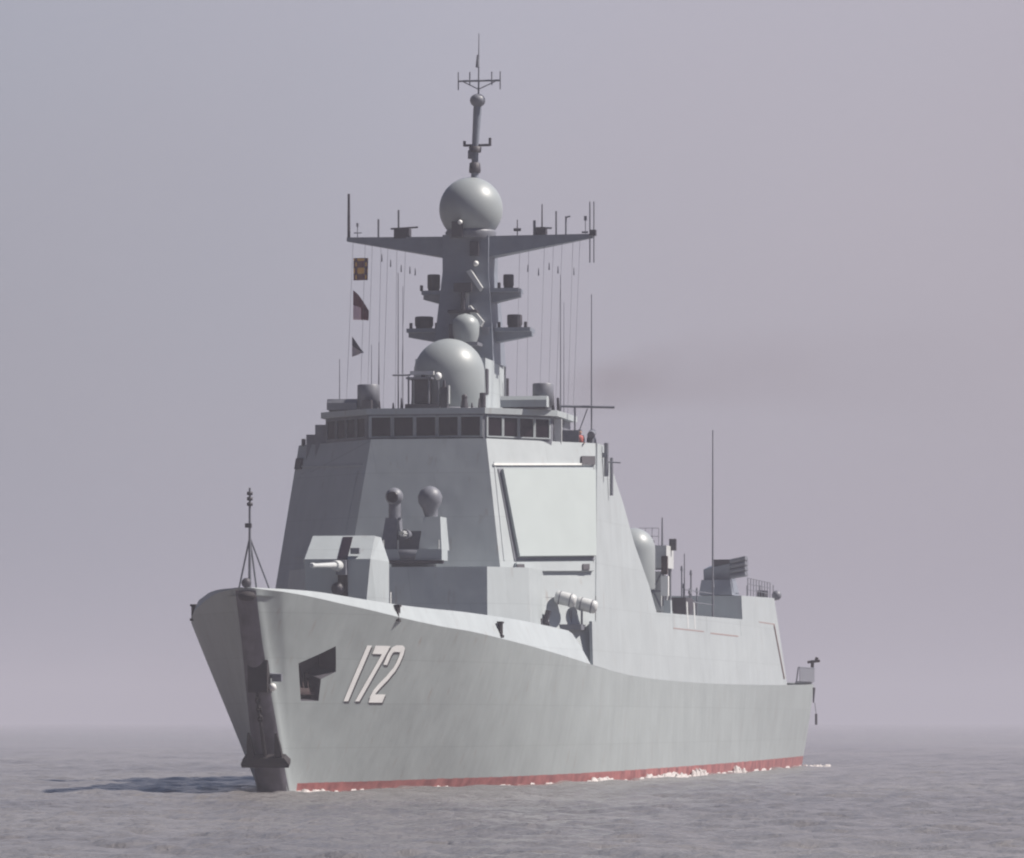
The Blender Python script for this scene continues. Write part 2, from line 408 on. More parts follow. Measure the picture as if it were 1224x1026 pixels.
# ------------------------------------------------------------------ anchor recess in the port bow
REC = [(4.3, 6.07), (6.6, 6.90), (7.4, 5.7), (6.4, 5.34), (6.85, 4.32), (5.45, 4.32)]   # s, z outline
def extrude_on_hull(poly, off0, off1):
    a = [on_hull(s, z, off0) for s, z in poly]; b = [on_hull(s, z, off1) for s, z in poly]
    return MB().loft([a, b])
cut = extrude_on_hull(REC, -1.0, .5).build('recess_cutter', M['dark'])
cut.data.materials.clear(); cut.data.materials.append(M['dark'])
bo = hull.modifiers.new('recess', 'BOOLEAN'); bo.operation = 'DIFFERENCE'; bo.object = cut; bo.solver = 'EXACT'; bo.material_mode = 'TRANSFER'
bpy.context.view_layer.update()
cut.parent = ship
dg = bpy.context.evaluated_depsgraph_get(); bpy.context.view_layer.update(); dg.update()
me = bpy.data.meshes.new_from_object(hull.evaluated_get(dg), depsgraph=dg)
hull.modifiers.clear(); hull.data = me; me.set_sharp_from_angle(angle=R(38))
bpy.data.objects.remove(cut)

# ------------------------------------------------------------------ superstructure
T0 = [(-8.85, 53.0), (-3.56, 47.0), (2.79, 47.0), (7.75, 53.4), (7.72, 56.2), (-8.8, 56.2)]      # z = 18.7
B0 = [(-10.0, 50.4), (-4.8, 44.5), (4.36, 44.5), (8.3, 49.6), (8.2, 60.0), (-8.9, 60.0)]      # z = 8.4
def ring(z, grow=0.0):
    h = (z-8.4)/10.3
    pts = [(b[0]+(a[0]-b[0])*h, b[1]+(a[1]-b[1])*h, z) for a, b in zip(T0, B0)]
    if grow:
        cx_ = sum(p[0] for p in pts)/6; cy_ = sum(p[1] for p in pts)/6
        pts = [(p[0]+grow*math.copysign(1, p[0]-cx_), p[1]+grow*math.copysign(1, p[1]-cy_), z) for p in pts]
    return pts
WD = 17.6
sup = MB().loft([ring(6.5), ring(WD)]).build('superstructure', M['paint'], ship)
# wing bulwark round the bridge deck
mb = MB()
lo, hi = ring(WD), ring(18.66); lo_i, hi_i = ring(WD, -.14), ring(18.66, -.14)
n = 6
mb.add(lo+hi+lo_i+hi_i, [(i, (i+1) % n, n+(i+1) % n, n+i) for i in range(n)] + [(2*n+i, 3*n+i, 3*n+(i+1) % n, 2*n+(i+1) % n) for i in range(n)] + [(n+i, n+(i+1) % n, 3*n+(i+1) % n, 3*n+i) for i in range(n)])
mb.build('bridge_wing_bulwark', M['paint'], sup)

# long flush side block: a solid between the two sloping side walls, its top following the profile
def tside(z, sd, s=90.0): return (bk(s)-.047*(z-zk(s))) if sd > 0 else -(bk(s)*stb(s)-.047*(z-zk(s)))
PROF = [(49.9, 8.45), (53.4, 18.66), (55.6, 18.66), (58.1, 17.5), (61.7, 15.7), (65.2, 13.5), (70.2, 11.2), (72.6, 9.72), (110.5, 9.98), (110.52, 11.52), (128.6, 11.75), (134.3, 6.0)]
def ztop(s): return interp(s, PROF)
mb = MB(); SS = sorted(set([p[0] for p in PROF]+[49.9+k*1.15 for k in range(74)]+[50.5, 51.5, 52.5])); KV = 10
SS = [s for s in SS if s <= 134.3]
def side_grid(sd):
    vs = []
    for s in SS:
        for k in range(KV+1):
            z = zk(s)+(max(ztop(s), zk(s)+.01)-zk(s))*k/KV; vs.append((tside(z, sd, s)+.003*sd, s, z))
    return vs
gp, gs = side_grid(1), side_grid(-1); W2 = KV+1
mb.add(gp, [(i*W2+k, (i+1)*W2+k, (i+1)*W2+k+1, i*W2+k+1) for i in range(len(SS)-1) for k in range(KV)], False)
mb.add(gs, [(i*W2+k, (i+1)*W2+k, (i+1)*W2+k+1, i*W2+k+1) for i in range(len(SS)-1) for k in range(KV)], False)
tp = [gp[i*W2+KV] for i in range(len(SS))]+[gs[i*W2+KV] for i in range(len(SS))]; nS = len(SS)
mb.add(tp, [(i, i+1, nS+i+1, nS+i) for i in range(1, nS-1)])
mb.build('deckhouse', M['paint'], ship)
mb = MB(); a = []; b = []
for s, z in [(48.4, zk(48.4)), (48.7, 8.78), (53, 8.85), (53, zk(53))]:
    w = tside(z, 1, s)+.01
    a.append((w, s, z)); b.append((w-.16, s, z))
mb.loft([a, b]); mb.build('side_plate', M['paint'], ship)
# inner wall and floor of the mooring opening
mb = MB(); mb.box(3.0, 6.75, 44.2, 52, 6.3, 8.3); mb.build('recess_wall', M['paint'], ship)

# bridge house with windows
BZ0, BZ1 = WD, 20.02
Bt = [(-6.85, 50.7), (-3.75, 47.35), (2.58, 47.35), (5.75, 50.7), (5.75, 57), (-6.85, 57)]
bridge = MB().loft([[(x, y, BZ0) for x, y in Bt], [(x*1.0, y, BZ1) for x, y in Bt]]).build('bridge', M['mid'], ship)
Rt = [(-7.1, 50.6), (-3.85, 47.24), (2.68, 47.24), (6.1, 50.6), (6.1, 57.2), (-7.1, 57.2)]
MB().loft([[(x, y, 20.02) for x, y in Rt], [(x, y, 20.34) for x, y in Rt]]).build('roof', M['paint'], bridge)
def window_row(a, b, spans, z0, z1):
    a = Vector((*a, 0)); b = Vector((*b, 0)); d_ = (b-a); nrm = Vector((d_.y, -d_.x, 0)).normalized()
    for u0, u1 in spans:
        p, q = a+d_*u0, a+d_*u1
        mb = MB(); r0 = [p+nrm*.015, q+nrm*.015, q-nrm*.03, p-nrm*.03]
        mb.loft([[Vector((v.x, v.y, z0)) for v in r0], [Vector((v.x, v.y, z1)) for v in r0]])
        w = mb.build('window', M['glass'], bridge)
        fr = MB()
        for (c0, c1, y0, y1) in ((u0-.022, u0, z0-.07, z1+.07), (u1, u1+.022, z0-.07, z1+.07), (u0, u1, z0-.07, z0), (u0, u1, z1, z1+.07)):
            p, q = a+d_*c0, a+d_*c1; r0 = [p+nrm*.07, q+nrm*.07, q-nrm*.02, p-nrm*.02]
            fr.loft([[Vector((v.x, v.y, y0)) for v in r0], [Vector((v.x, v.y, y1)) for v in r0]])
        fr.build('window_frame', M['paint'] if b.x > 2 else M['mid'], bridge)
window_row(Bt[1], Bt[2], [(.025+i*.195, .025+i*.195+.168) for i in range(5)], 18.83, 19.86)
window_row(Bt[2], Bt[3], [(.06+i*.232, .06+i*.232+.20) for i in range(4)], 18.83, 19.84)
window_row(Bt[0], Bt[1], [(.05+i*.23, .05+i*.23+.2) for i in range(4)], 18.83, 19.84)

# radar face on each forward chamfer (a across 0..1, z height)
def cham(a, z, off=0, port=True):
    h = (z-8.4)/10.3
    i0, i1 = (2, 3) if port else (1, 0)
    p = [Vector((B0[i][0]+(T0[i][0]-B0[i][0])*h, B0[i][1]+(T0[i][1]-B0[i][1])*h, z)) for i in (i0, i1)]
    v = p[0].lerp(p[1], a)
    e1 = p[1]-p[0]; up = Vector((T0[i0][0]-B0[i0][0], T0[i0][1]-B0[i0][1], 10.3))
    nr = e1.cross(up).normalized()
    if nr.y > 0: nr = -nr
    return v+nr*off
def cham_slab(quad, o0, o1, name, m, parent, port=True):
    a = [cham(x, z, o0, port) for x, z in quad]; b = [cham(x, z, o1, port) for x, z in quad]
    return MB().loft([a, b]).build(name, m, parent)
rf = cham_slab([(.10, 16.95), (.975, 17.1), (.985, 12.35), (.185, 12.2)], -.05, .26, 'radar_panel', M['radar'], sup)
cham_slab([(.075, 17.02), (.985, 17.16), (.992, 12.15), (.155, 12.0)], -.06, .05, 'radar_shadow_frame', M['mid'], sup)  # darker slab left and below the panel stands in for its shadow gap
cham_slab([(0.035, 17.28), (.955, 17.5), (.955, 17.40), (0.035, 17.17)], -.05, .10, 'trim_strip', M['white'], sup)
cham_slab([(.15, 11.86), (.97, 11.98), (.97, 11.52), (.145, 11.40)], -.05, .2, 'panel_gutter', M['paint'], sup)
cham_slab([(.145, 11.75), (.22, 11.76), (.22, 11.45), (.145, 11.44)], .2, .28, 'latch', M['dark'], sup)
cham_slab([(.84, 11.85), (.91, 11.86), (.91, 11.55), (.84, 11.54)], .2, .28, 'latch', M['dark'], sup)
cham_slab([(.86, 17.88), (.985, 17.9), (.985, 17.42), (.86, 17.4)], -.05, .12, 'vent', M['dark'], sup)
cham_slab([(.05, 17.28), (.955, 17.5), (.955, 17.42), (0.05, 17.2)], -.05, .05, 'trim_strip', M['paint'], sup, False)
cham_slab([(.10, 16.95), (.89, 17.1), (.80, 12.35), (.145, 12.2)], -.05, .04, 'radar_panel', M['paint'], sup, False)
cham_slab([(.9, 17.9), (.985, 17.9), (.985, 17.3), (.9, 17.3)], -.05, .12, 'vent', M['dark'], sup, False)
for a_ in (.045, .985):
    cham_slab([(a_, 17.4), (a_+.012, 17.4), (a_+.012, 12), (a_, 12)], -.02, .03, 'trim_strip', M['paint'], sup)

# lower block in front of the bridge, carries the close in gun
blk0 = [(-8.2, 46), (-4.9, 39.9), (4.15, 39.9), (6.0, 42.6), (6.0, 48), (-8.2, 48)]
blk1 = [(-8.0, 46.6), (-4.75, 40.6), (4.0, 40.6), (5.8, 43.1), (5.8, 48), (-8.0, 48)]
low = MB().loft([[(x, y, 7.6) for x, y in blk0], [(x, y, 11.55) for x, y in blk1]]).build('forward_deckhouse', M['paint'], ship)

# small seams on the port side of the long deckhouse
def side_strip(s0, s1, z0, z1, m, name='seam', off=.012, n=8):
    mb = MB(); rr = []
    def sw(s, z): return tside(z, 1, s)
    for i in range(n+1):
        s = s0+(s1-s0)*i/n; rr.append([(sw(s, z0)+off, s, z0), (sw(s, z1)+off, s, z1), (sw(s, z1)-.02, s, z1), (sw(s, z0)-.02, s, z0)])
    mb.loft(rr); return mb
dk = [o for o in ship.children if o.name == 'deckhouse'][0]
side_strip(79, 92, 8.86, 8.93, M['seam']).build('seam', M['seam'], dk)
side_strip(95, 108, 8.80, 8.88, M['seam']).build('seam', M['seam'], dk)
side_strip(119, 128, 9.92, 9.99, M['seam']).build('seam', M['seam'], dk)
for s_ in (79, 93.5, 109.4): side_strip(s_, s_+.10, 8.9, 9.9, M['seam'], n=1).build('seam', M['paint'], dk)
mb = MB(); mb.tube((tside(9.9, 1, 127.4), 127.4, 9.9), (tside(6.3, 1, 132.3), 132.3, 6.3), .09); mb.build('downpipe', M['seam'], dk)
for s_ in (85, 88): side_strip(s_, s_+.5, 9.0, 10.6, M['pale'], n=1).build('stanchion', M['pale'], dk)

# ------------------------------------------------------------------ bow fittings
mb = MB(); mb.ball((.1, .1, 9.12), .42, sz=.55); mb.build('bow_chock', M['iron'], ship)
js = MB(); js.tube((-.3, 2.5, 9.0), (-.3, 2.5, 14.2), .085, .05); 
jack = js.build('jackstaff', M['mid'], ship)
MB().tube((-1.0, 3, 9.2), (-.3, 2.5, 11.9), .045).build('stay', M['mid'], jack)
MB().tube((.62, 3.1, 9.2), (-.3, 2.5, 11.9), .045).build('stay', M['mid'], jack)
MB().tube((-.3, 4.2, 9.1), (-.3, 2.5, 11.9), .045).build('stay', M['mid'], jack)
mb = MB()
for k in range(3): mb.lathe((-.3, 2.5, 13.35+k*.25), [(.06, 0), (.14, .02), (.14, .16), (.06, .18)], 10)
mb.build('lantern', M['dark'], jack)
MB().box(-.5, -.22, 2.35, 2.6, 12.35, 12.55).build('lantern', M['dark'], jack)
MB().ball((-.42, 2.3, 9.78), .24, 12).build('anchor_ball', M['dark'], jack)
def fairlead(t, s, z):
    mb = MB(); mb.tube((t, s-.16, z-.35), (t, s-.16, z+.35), .1, n=8); mb.tube((t, s+.16, z-.35), (t, s+.16, z+.35), .1, n=8)
    mb.box(t-.13, t+.13, s-.35, s+.35, z-.42, z-.3); mb.box(t-.13, t+.13, s-.3, s+.3, z+.28, z+.38)
    return mb.build('fairlead', M['iron'], ship)
fairlead(-4.95, 11, 8.6); fairlead(4.98, 11.2, 8.55); fairlead(7.32, 26, 8.0)

# bow hawse at the stem with a small light beside it
hz_ = MB(); hz_.box(-.30, .62, 2.05, 3.4, 4.7, 6.2); hz_.build('stem_hawse', M['iron'], ship)
lg = MB(); lg.tube((.6, 2.7, 5.5), (1.15, 2.6, 5.45), .13); lg.box(.75, 1.2, 2.45, 2.75, 5.2, 5.55)
lamp = lg.build('mooring_light', M['mid'], ship)
MB().ball((.80, 2.45, 4.95), .19, 12).build('lens', M['white'], lamp)

def make_anchor(name, label, t, s, z, m, scale=1.0, chain=3.2):
    o = thing(name, label, 'anchor', t, s, z)
    k = scale
    mb = MB(); mb.loft([[(-1.12*k, -.22*k, .0), (1.12*k, -.22*k, .0), (1.12*k, .22*k, .0), (-1.12*k, .22*k, .0)],
                        [(-1.15*k, -.25*k, .2*k), (1.15*k, -.25*k, .2*k), (1.15*k, .25*k, .2*k), (-1.15*k, .25*k, .2*k)],
                        [(-.95*k, -.2*k, .5*k), (.95*k, -.2*k, .5*k), (.95*k, .2*k, .5*k), (-.95*k, .2*k, .5*k)]])
    mb.build('crown', m, o)
    for sd in (-1, 1):
        mb = MB(); mb.loft([[(sd*.84*k, -.14*k, .4*k), (sd*.46*k, -.14*k, .4*k), (sd*.46*k, .14*k, .4*k), (sd*.84*k, .14*k, .45*k)],
                            [(sd*.80*k, -.12*k, 1.1*k), (sd*.54*k, -.12*k, 1.1*k), (sd*.54*k, .1*k, 1.1*k), (sd*.80*k, .1*k, 1.1*k)],
                            [(sd*.7*k, -.05*k, 1.75*k), (sd*.6*k, -.05*k, 1.75*k), (sd*.6*k, .03*k, 1.75*k), (sd*.7*k, .03*k, 1.75*k)]])
        mb.build('fluke', m, o)
    mb = MB(); mb.tube((0, 0, .3*k), (0, 0, 2.3*k), .12*k, .08*k, n=6); mb.build('shank', m, o)
    if chain:
        mb = MB(); z_ = 2.25*k; i = 0
        while z_ < chain:
            c = Vector((0, 0, z_)); pts = []
            for q in range(9):
                a = 2*math.pi*q/8; x, h = .09*math.cos(a), .17*math.sin(a)
                pts.append((c.x+(x if i % 2 else 0), c.y+(0 if i % 2 else x), c.z+h))
            mb.path(pts, .06, 5); z_ += .25; i += 1
        mb.build('chain', m, o)
    return o
ba = make_anchor('anchor', 'dark stockless anchor hanging from its chain down the stem, just above the water', .05, 4.42, 1.3, M['iron'], 1.0, 3.9)
ba.rotation_euler = (R(30), 0, -TH)      # lies along the raked stem
pa = make_anchor('anchor', 'rusty anchor housed in the recess in the port bow beside the number', 0, 0, 0, M['rust'], .62, 0)
pp = on_hull(6.0, 4.5, -.3); pa.location = world_pt(pp.x, pp.y, pp.z)
dsl = (hb(6.5, 5)-hb(5.5, 5)); pa.rotation_euler = (R(-12), 0, -TH+math.atan2(1, dsl)-0.0)

# ------------------------------------------------------------------ main gun
tb = [(-2.25, 24.3), (.70, 24.3), (.98, 26.4), (.98, 29.2), (-2.5, 29.2), (-2.5, 26.4)]
tm = [(-2.32, 24.0), (1.06, 24.0), (1.06, 24.25), (1.0, 29.1), (-2.45, 29.1), (-2.45, 24.3)]
tt_ = [(-2.2, 25.5), (1.0, 25.5), (.86, 25.8), (.72, 28.4), (-2.2, 28.4), (-2.3, 25.8)]
gun = MB().loft([[(x, y, 8.4) for x, y in tb], [(x, y, 11.5) for x, y in tm], [(x, y, 12.72) for x, y in tt_]]).build('gun_turret', M['paint'], ship)
MB().loft([[(-.62, 24.25, 8.6), (-.12, 24.25, 8.6), (-.12, 24.9, 8.6), (-.62, 24.9, 8.6)], [(-.62, 23.94, 11.5), (-.12, 23.94, 11.5), (-.12, 24.6, 11.5), (-.62, 24.6, 11.5)], [(-.62, 25.36, 12.66), (-.12, 25.36, 12.66), (-.12, 25.9, 12.66), (-.62, 25.9, 12.66)]]).build('barrel_slot', M['glass'], gun)
mb = MB(); mb.tube((-.5, 24.3, 11.15), (-.5, 22.6, 11.15), .30, .24, n=14); mb.tube((-.5, 22.6, 11.15), (-.5, 17.6, 11.0), .15, .10, n=14)
mb.lathe((-.5, 17.2, 11.0), [(.10, 0), (.13, .05), (.13, .5), (.1, .55)], 14, 'y'); mb.build('gun_barrel', M['pale'], gun)
MB().box(-.62, -.12, 23.6, 24.3, 10.7, 11.45).build('mantlet', M['mid'], gun)
MB().ball((-.6, 23.95, 10.0), .34, 16).build('case_ejector', M['dark'], gun)
MB().lathe((-.75, 26.8, 8.2), [(2.1, 0), (2.1, .45), (1.9, .5)], 32).build('barbette', M['mid'], gun)
MB().box(.05, .5, 23.9, 24.2, 11.75, 12.05).build('muzzle_sensor', M['mid'], gun)

# ------------------------------------------------------------------ close in gun on the forward deckhouse
cw = MB().lathe((-.35, 42.6, 11.55), [(1.2, 0), (1.2, .35), (1.75, .4), (1.78, .9), (1.6, .95)], 40).build('close_in_gun', M['mid'], ship)
MB().box(-1.95, 1.5, 40.9, 42.6, 11.92, 12.5).build('gun_platform', M['paint'], cw)
MB().box(-2.0, 1.62, 40.7, 41.0, 11.72, 11.9).build('platform_edge', M['dark'], cw)
MB().loft([[(-1.95, 41.5, 12.5), (-1.05, 41.5, 12.5), (-1.05, 43.5, 12.5), (-1.95, 43.5, 12.5)], [(-1.7, 41.7, 14.2), (-1.1, 41.7, 14.2), (-1.1, 43.2, 14.2), (-1.7, 43.2, 14.2)]]).build('side_housing', M['mid'], cw)
MB().loft([[(.15, 41.4, 12.5), (1.4, 41.4, 12.5), (1.4, 43.6, 12.5), (.15, 43.6, 12.5)], [(.35, 41.8, 14.25), (1.25, 41.8, 14.25), (1.3, 43.3, 14.25), (.4, 43.3, 14.25)]]).build('side_housing', M['paint'], cw)
MB().box(-1.05, .15, 41.9, 43.4, 12.5, 13.5).build('cradle', M['mid'], cw)
mb = MB()
for k in range(7):
    a = 2*math.pi*k/7; mb.tube((-.5+.12*math.cos(a), 42, 13.3+.12*math.sin(a)), (-.5+.12*math.cos(a), 39.9, 13.32+.12*math.sin(a)), .045, n=6)
mb.build('rotary_barrel', M['pale'], cw)
MB().tube((-.5, 41.9, 13.3), (-.5, 40.9, 13.3), .26, n=14).build('barrel_shroud', M['mid'], cw)
MB().lathe((.62, 42.2, 15.25), [(.02, .66), (.3, .58), (.52, .4), (.66, .1), (.62, -.25), (.42, -.55), (.25, -1.05)], 28).build('tracking_radar', M['mid'], cw)
MB().tube((.75, 42.4, 14.2), (.75, 42.4, 14.7), .25, n=12).build('radar_pedestal', M['mid'], cw)
mb = MB(); mb.ball((-1.32, 42.2, 15.35), .48, 20); mb.tube((-1.32, 42.3, 14.1), (-1.32, 42.3, 15.1), .33, n=14); mb.build('optical_director', M['mid'], cw)
MB().lathe((-1.32, 41.72, 15.3), [(.3, 0), (.3, -.08), (.27, -.1)], 16, 'y').build('director_lens', M['glass'], cw)
for x in (-1.7, -.9, 1.3): MB().tube((x, 41.1, 12.5), (x, 41.1, 13.0), .04).build('stanchion', M['pale'], cw)
MB().box(-1.25, -1.0, 39.5, 39.8, 8.3, 10.2).build('post', M['pale'], low)

# ------------------------------------------------------------------ bridge roof equipment
roofz = 20.34
dk2 = MB().loft([[(-2.5, 52.6, roofz), (1.72, 52.6, roofz), (1.72, 60, roofz), (-2.5, 60, roofz)], [(-2.3, 53.2, 23.4), (1.66, 53.0, 23.4), (1.6, 59.6, 23.4), (-2.3, 59.6, 23.4)]]).build('mast_deckhouse', M['paint'], ship)
MB().box(1.70, 1.76, 52.9, 53.5, 21.4, 22.8).build('door', M['dark'], dk2)
MB().tube((1.95, 57.6, 20.4), (1.95, 57.6, 23.2), .06).build('pipe', M['mid'], dk2)
MB().tube((1.9, 58.6, 20.4), (1.9, 58.6, 22.6), .09).build('pipe', M['dark'], dk2)
def radome(c, r, zb, name='radome'):
    pr = [(r*.96, zb-c[2]), (r, zb-c[2]+.1)] + [(max(r*math.cos(a), .001), r*math.sin(a)) for a in [k*math.pi/2/16 for k in range(17)]]
    return MB().lathe(c, pr, 48).build(name, M['dome'], ship)
radome((.12, 50.4, 22.35), 1.95, roofz)
MB().lathe((.12, 50.4, roofz), [(2.05, 0), (2.05, .12), (1.9, .14)], 40).build('radome_base', M['mid'], ship)

def drum(t, s, z, h, r, name='sensor_drum', m='mid'):
    o = MB().lathe((t, s, z), [(r*.8, 0), (r*.8, .25), (r, .27), (r, h-.05), (r*.93, h)], 24).build(name, M[m], ship)
    return o
drum(5.35, 50.3, roofz, 1.45, .58); drum(-4.42, 50.6, roofz, 1.5, .62)
MB().box(4.85, 5.1, 49.7, 49.9, roofz, 21.1).build('bracket', M['dark'], ship)
MB().box(-4.6, -4.05, 49.5, 49.9, roofz, 20.95).build('bracket', M['dark'], ship)
for (a, b, s_) in ((3.2, 5.75, 49.4), (-6.7, -5.0, 50.6)):
    mb = MB(); mb.loft([[(x, s_-.32, roofz+.12), (x, s_+.5, roofz+.12), (x, s_+.5, roofz+.55), (x, s_+.3, roofz+.72), (x, s_-.2, roofz+.72), (x, s_-.34, roofz+.5)] for x in (a, b)])
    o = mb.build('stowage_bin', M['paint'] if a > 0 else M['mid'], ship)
    MB().box(a+.1, b-.1, s_-.2, s_+.4, roofz, roofz+.12).build('bin_base', M['dark'], o)
# starboard stepped gear at the edge of the bridge wing
MB().box(-7.55, -6.9, 51.2, 53, WD, 19.7).build('wing_locker', M['mid'], ship)
MB().box(-8.2, -7.6, 51.9, 53, WD, 19.2).build('wing_locker', M['mid'], ship)
MB().tube((-8.5, 52.6, 18.6), (-8.5, 52.6, 19.0), .12).build('wing_light', M['dark'], ship)
# navigation radar mast before the big radome
nr = MB().box(-1.8, -.05, 47.6, 48.9, roofz, roofz+.25).build('navigation_radar', M['dark'], ship)
for x, y in ((-1.62, 47.7), (-1.62, 48.8), (-.5, 47.7), (-.5, 48.8)):
    MB().tube((x, y, roofz+.2), (x, y, 22.1), .05).build('post', M['mid'], nr)
MB().box(-1.75, -.35, 47.6, 48.9, 21.95, 22.05).build('platform', M['mid'], nr)
MB().box(-1.35, -.55, 47.9, 48.7, roofz+.3, 21.95).build('cabinet', M['dark'], nr)
MB().box(-1.6, -.3, 48.0, 48.3, 22.2, 22.4).build('scanner', M['pale'], nr)
MB().tube((-.9, 48.2, 22.0), (-.9, 48.2, 22.25), .12).build('scanner_pivot', M['dark'], nr)
MB().ball((-.02, 47.9, 22.1), .2, 12, sz=1.1).build('searchlight', M['white'], nr)
MB().tube((-.02, 47.9, roofz), (-.02, 47.9, 22.0), .06).build('post', M['mid'], nr)
MB().tube((-2.6, 48.2, 22.2), (-1.62, 48.2, 22.2), .05).build('yard', M['mid'], nr)
mb = MB(); mb.box(.12, .48, 47.8, 48.3, roofz, 21.5); mb.tube((.3, 48, 21.5), (.3, 48, 21.9), .12, .06); mb.build('gyro_repeater', M['dark'], ship)
MB().tube((.55, 47.9, 20.6), (.55, 47.9, 21.6), .08).build('stanchion', M['pale'], ship)
mb = MB(); mb.tube((1.45, 47.8, roofz), (1.45, 47.8, 20.85), .22, .15, n=12); mb.ball((1.45, 47.8, 20.95), .17, 10); mb.build('roof_light', M['dark'], ship)
for x in (-3.2, -2.45, -2.0, 1.9, 2.3):
    MB().tube((x, 47.6, roofz), (x, 47.6, roofz+random.uniform(.25, .75)), .07, .03).build('stanchion', M['dark'], ship)
mb = MB(); mb.tube((2.35, 48.4, roofz), (2.35, 48.4, 21.2), .17, n=10); mb.build('roof_vent', M['dark'], ship)
for x, h in ((6.05, 1.0), (6.35, .7), (5.8, .6)):
    MB().tube((x-.3, 51.2, roofz), (x-.3, 51.0, roofz+h), .1, .07).build('stanchion', M['dark'], ship)

# port bridge wing: screen, rails, searchlight and a long whisker boom
MB().box(5.78, 6.2, 51.3, 51.5, WD, 19.9).build('wing_screen', M['pale'], ship)
MB().box(5.9, 6.95, 52.6, 52.7, WD, 19.35).build('wing_locker', M['mid'], ship)
MB().tube((5.7, 54, 20.75), (8.72, 54, 20.66), .07).build('wing_yard', M['mid'], ship)
MB().tube((6.5, 54, WD), (6.5, 54, 20.7), .05).build('post', M['mid'], ship)
MB().tube((6.6, 54, 19.0), (7.2, 54, 20.6), .03).build('stay', M['mid'], ship)
mb = MB(); mb.tube((7.5, 53.6, WD), (7.5, 53.6, 19.1), .12); mb.tube((7.5, 53.4, 19.1), (7.5, 53.9, 19.25), .22, .22, n=12); mb.build('searchlight', M['mid'], ship)
mb = MB(); mb.tube((8.1, 55, 16.9), (8.1, 55, 18.75), .13); mb.box(7.7, 8.2, 54.8, 55.1, 17.95, 18.2); mb.tube((8.2, 55, 17.7), (8.9, 55, 17.65), .04); mb.build('wing_bracket', M['mid'], ship)
mb = MB(); mb.tube((8.15, 56.5, 15.9), (8.15, 56.5, 18.0), .10); mb.build('wing_pipe', M['mid'], ship)

# ------------------------------------------------------------------ mast
mb = MB(); mb.loft([[(-1.85, 55.6, 23.3), (1.62, 55.6, 23.3), (1.75, 59, 23.3), (-1.85, 59, 23.3)],
                    [(-1.65, 55.9, 25.4), (1.50, 55.9, 25.4), (1.62, 58.8, 25.4), (-1.65, 58.8, 25.4)],
                    [(-1.35, 56.2, 28.4), (1.25, 56.2, 28.4), (1.38, 58.5, 28.4), (-1.35, 58.5, 28.4)],
                    [(-1.35, 56.2, 30.5), (1.25, 56.2, 30.5), (1.38, 58.5, 30.5), (-1.35, 58.5, 30.5)]])
mast = mb.build('mast', M['mast'], ship)
MB().lathe((.12, 57, 30.3), [(1.3, 0), (1.45, .35), (1.35, .5), (1.2, .55)], 36).build('radome_base', M['mid'], mast)
MB().ball((.12, 57, 31.98), 1.78, 48).build('radome', M['dome'], mast)
MB().box(-.65, -.05, 55.2, 55.5, 30.3, 31.15).build('mast_lantern', M['dark'], mast)
MB().ball((-.15, 55.1, 31.1), .14, 10).build('lantern_lens', M['white'], mast)
for a, b, z1 in ((-1.2, -6.95, 30.4), (1.2, 7.0, 30.42)):
    sg = 1 if b > 0 else -1
    r0 = [(a, 56.4, 29.25), (a, 57.8, 29.25), (a, 57.8, 30.42), (a, 56.4, 30.42)]
    r1 = [(b, 56.9, 30.28), (b, 57.3, 30.28), (b, 57.3, 30.5), (b, 56.9, 30.5)]
    MB().loft([r0, r1]).build('yardarm', M['mast'], mast)
def mstub(name, *parts, m='mid'):
    mb = MB()
    for p in parts: mb.tube(*p)
    return mb.build(name, M[m], mast)
mstub('whip', ((-6.85, 57, 30.3), (-6.85, 57, 32.95), .09, .07), m='dark')
mstub('dipole', ((-6.35, 57, 30.4), (-6.35, 57, 31.3), .025), ((-6.55, 57, 30.75), (-6.1, 57, 30.75), .03), ((-6.35, 57, 31.1), (-6.35, 57, 31.3), .07))
mstub('dipole', ((-5.15, 57, 30.4), (-5.15, 57, 31.5), .06))
mstub('whip', ((-4.0, 57, 30.5), (-4.0, 57, 32.0), .06))
MB().box(-4.2, -3.35, 56.6, 57.4, 30.38, 30.95).build('direction_finder', M['dark'], mast)
mstub('dipole', ((-4.45, 57, 30.95), (-2.9, 57, 31.02), .05), m='dark')
mstub('whip', ((4.15, 57, 30.5), (4.15, 57, 32.2), .05, .03), m='dark')
MB().box(3.85, 4.4, 56.7, 57.3, 30.45, 30.9).build('direction_finder', M['dark'], mast)
mstub('dipole', ((3.72, 57, 30.4), (3.72, 57, 31.3), .08), ((4.1, 57, 30.9), (4.7, 57, 30.85), .05))
mstub('dipole', ((2.75, 57, 30.4), (2.75, 57, 31.35), .03), ((2.55, 57, 30.8), (2.95, 57, 30.8), .09), m='dark')
mstub('dipole', ((4.95, 57, 30.4), (4.95, 57, 31.8), .05))
mstub('dipole', ((5.5, 57, 30.4), (5.5, 57, 31.5), .05), ((5.5, 57, 31.45), (5.75, 57, 31.5), .05))
mstub('dipole', ((6.6, 57, 30.4), (6.6, 57, 31.5), .02), ((6.4, 57, 30.6), (6.75, 57, 30.6), .05), ((6.6, 57, 31.25), (6.6, 57, 31.5), .08))
mstub('dipole', ((6.85, 57, 28.9), (6.85, 57, 32.3), .035)); mstub('dipole', ((7.08, 57, 28.9), (7.08, 57, 32.3), .035))
MB().box(6.85, 7.2, 56.8, 57.2, 30.4, 30.72).build('yard_light', M['dark'], mast)
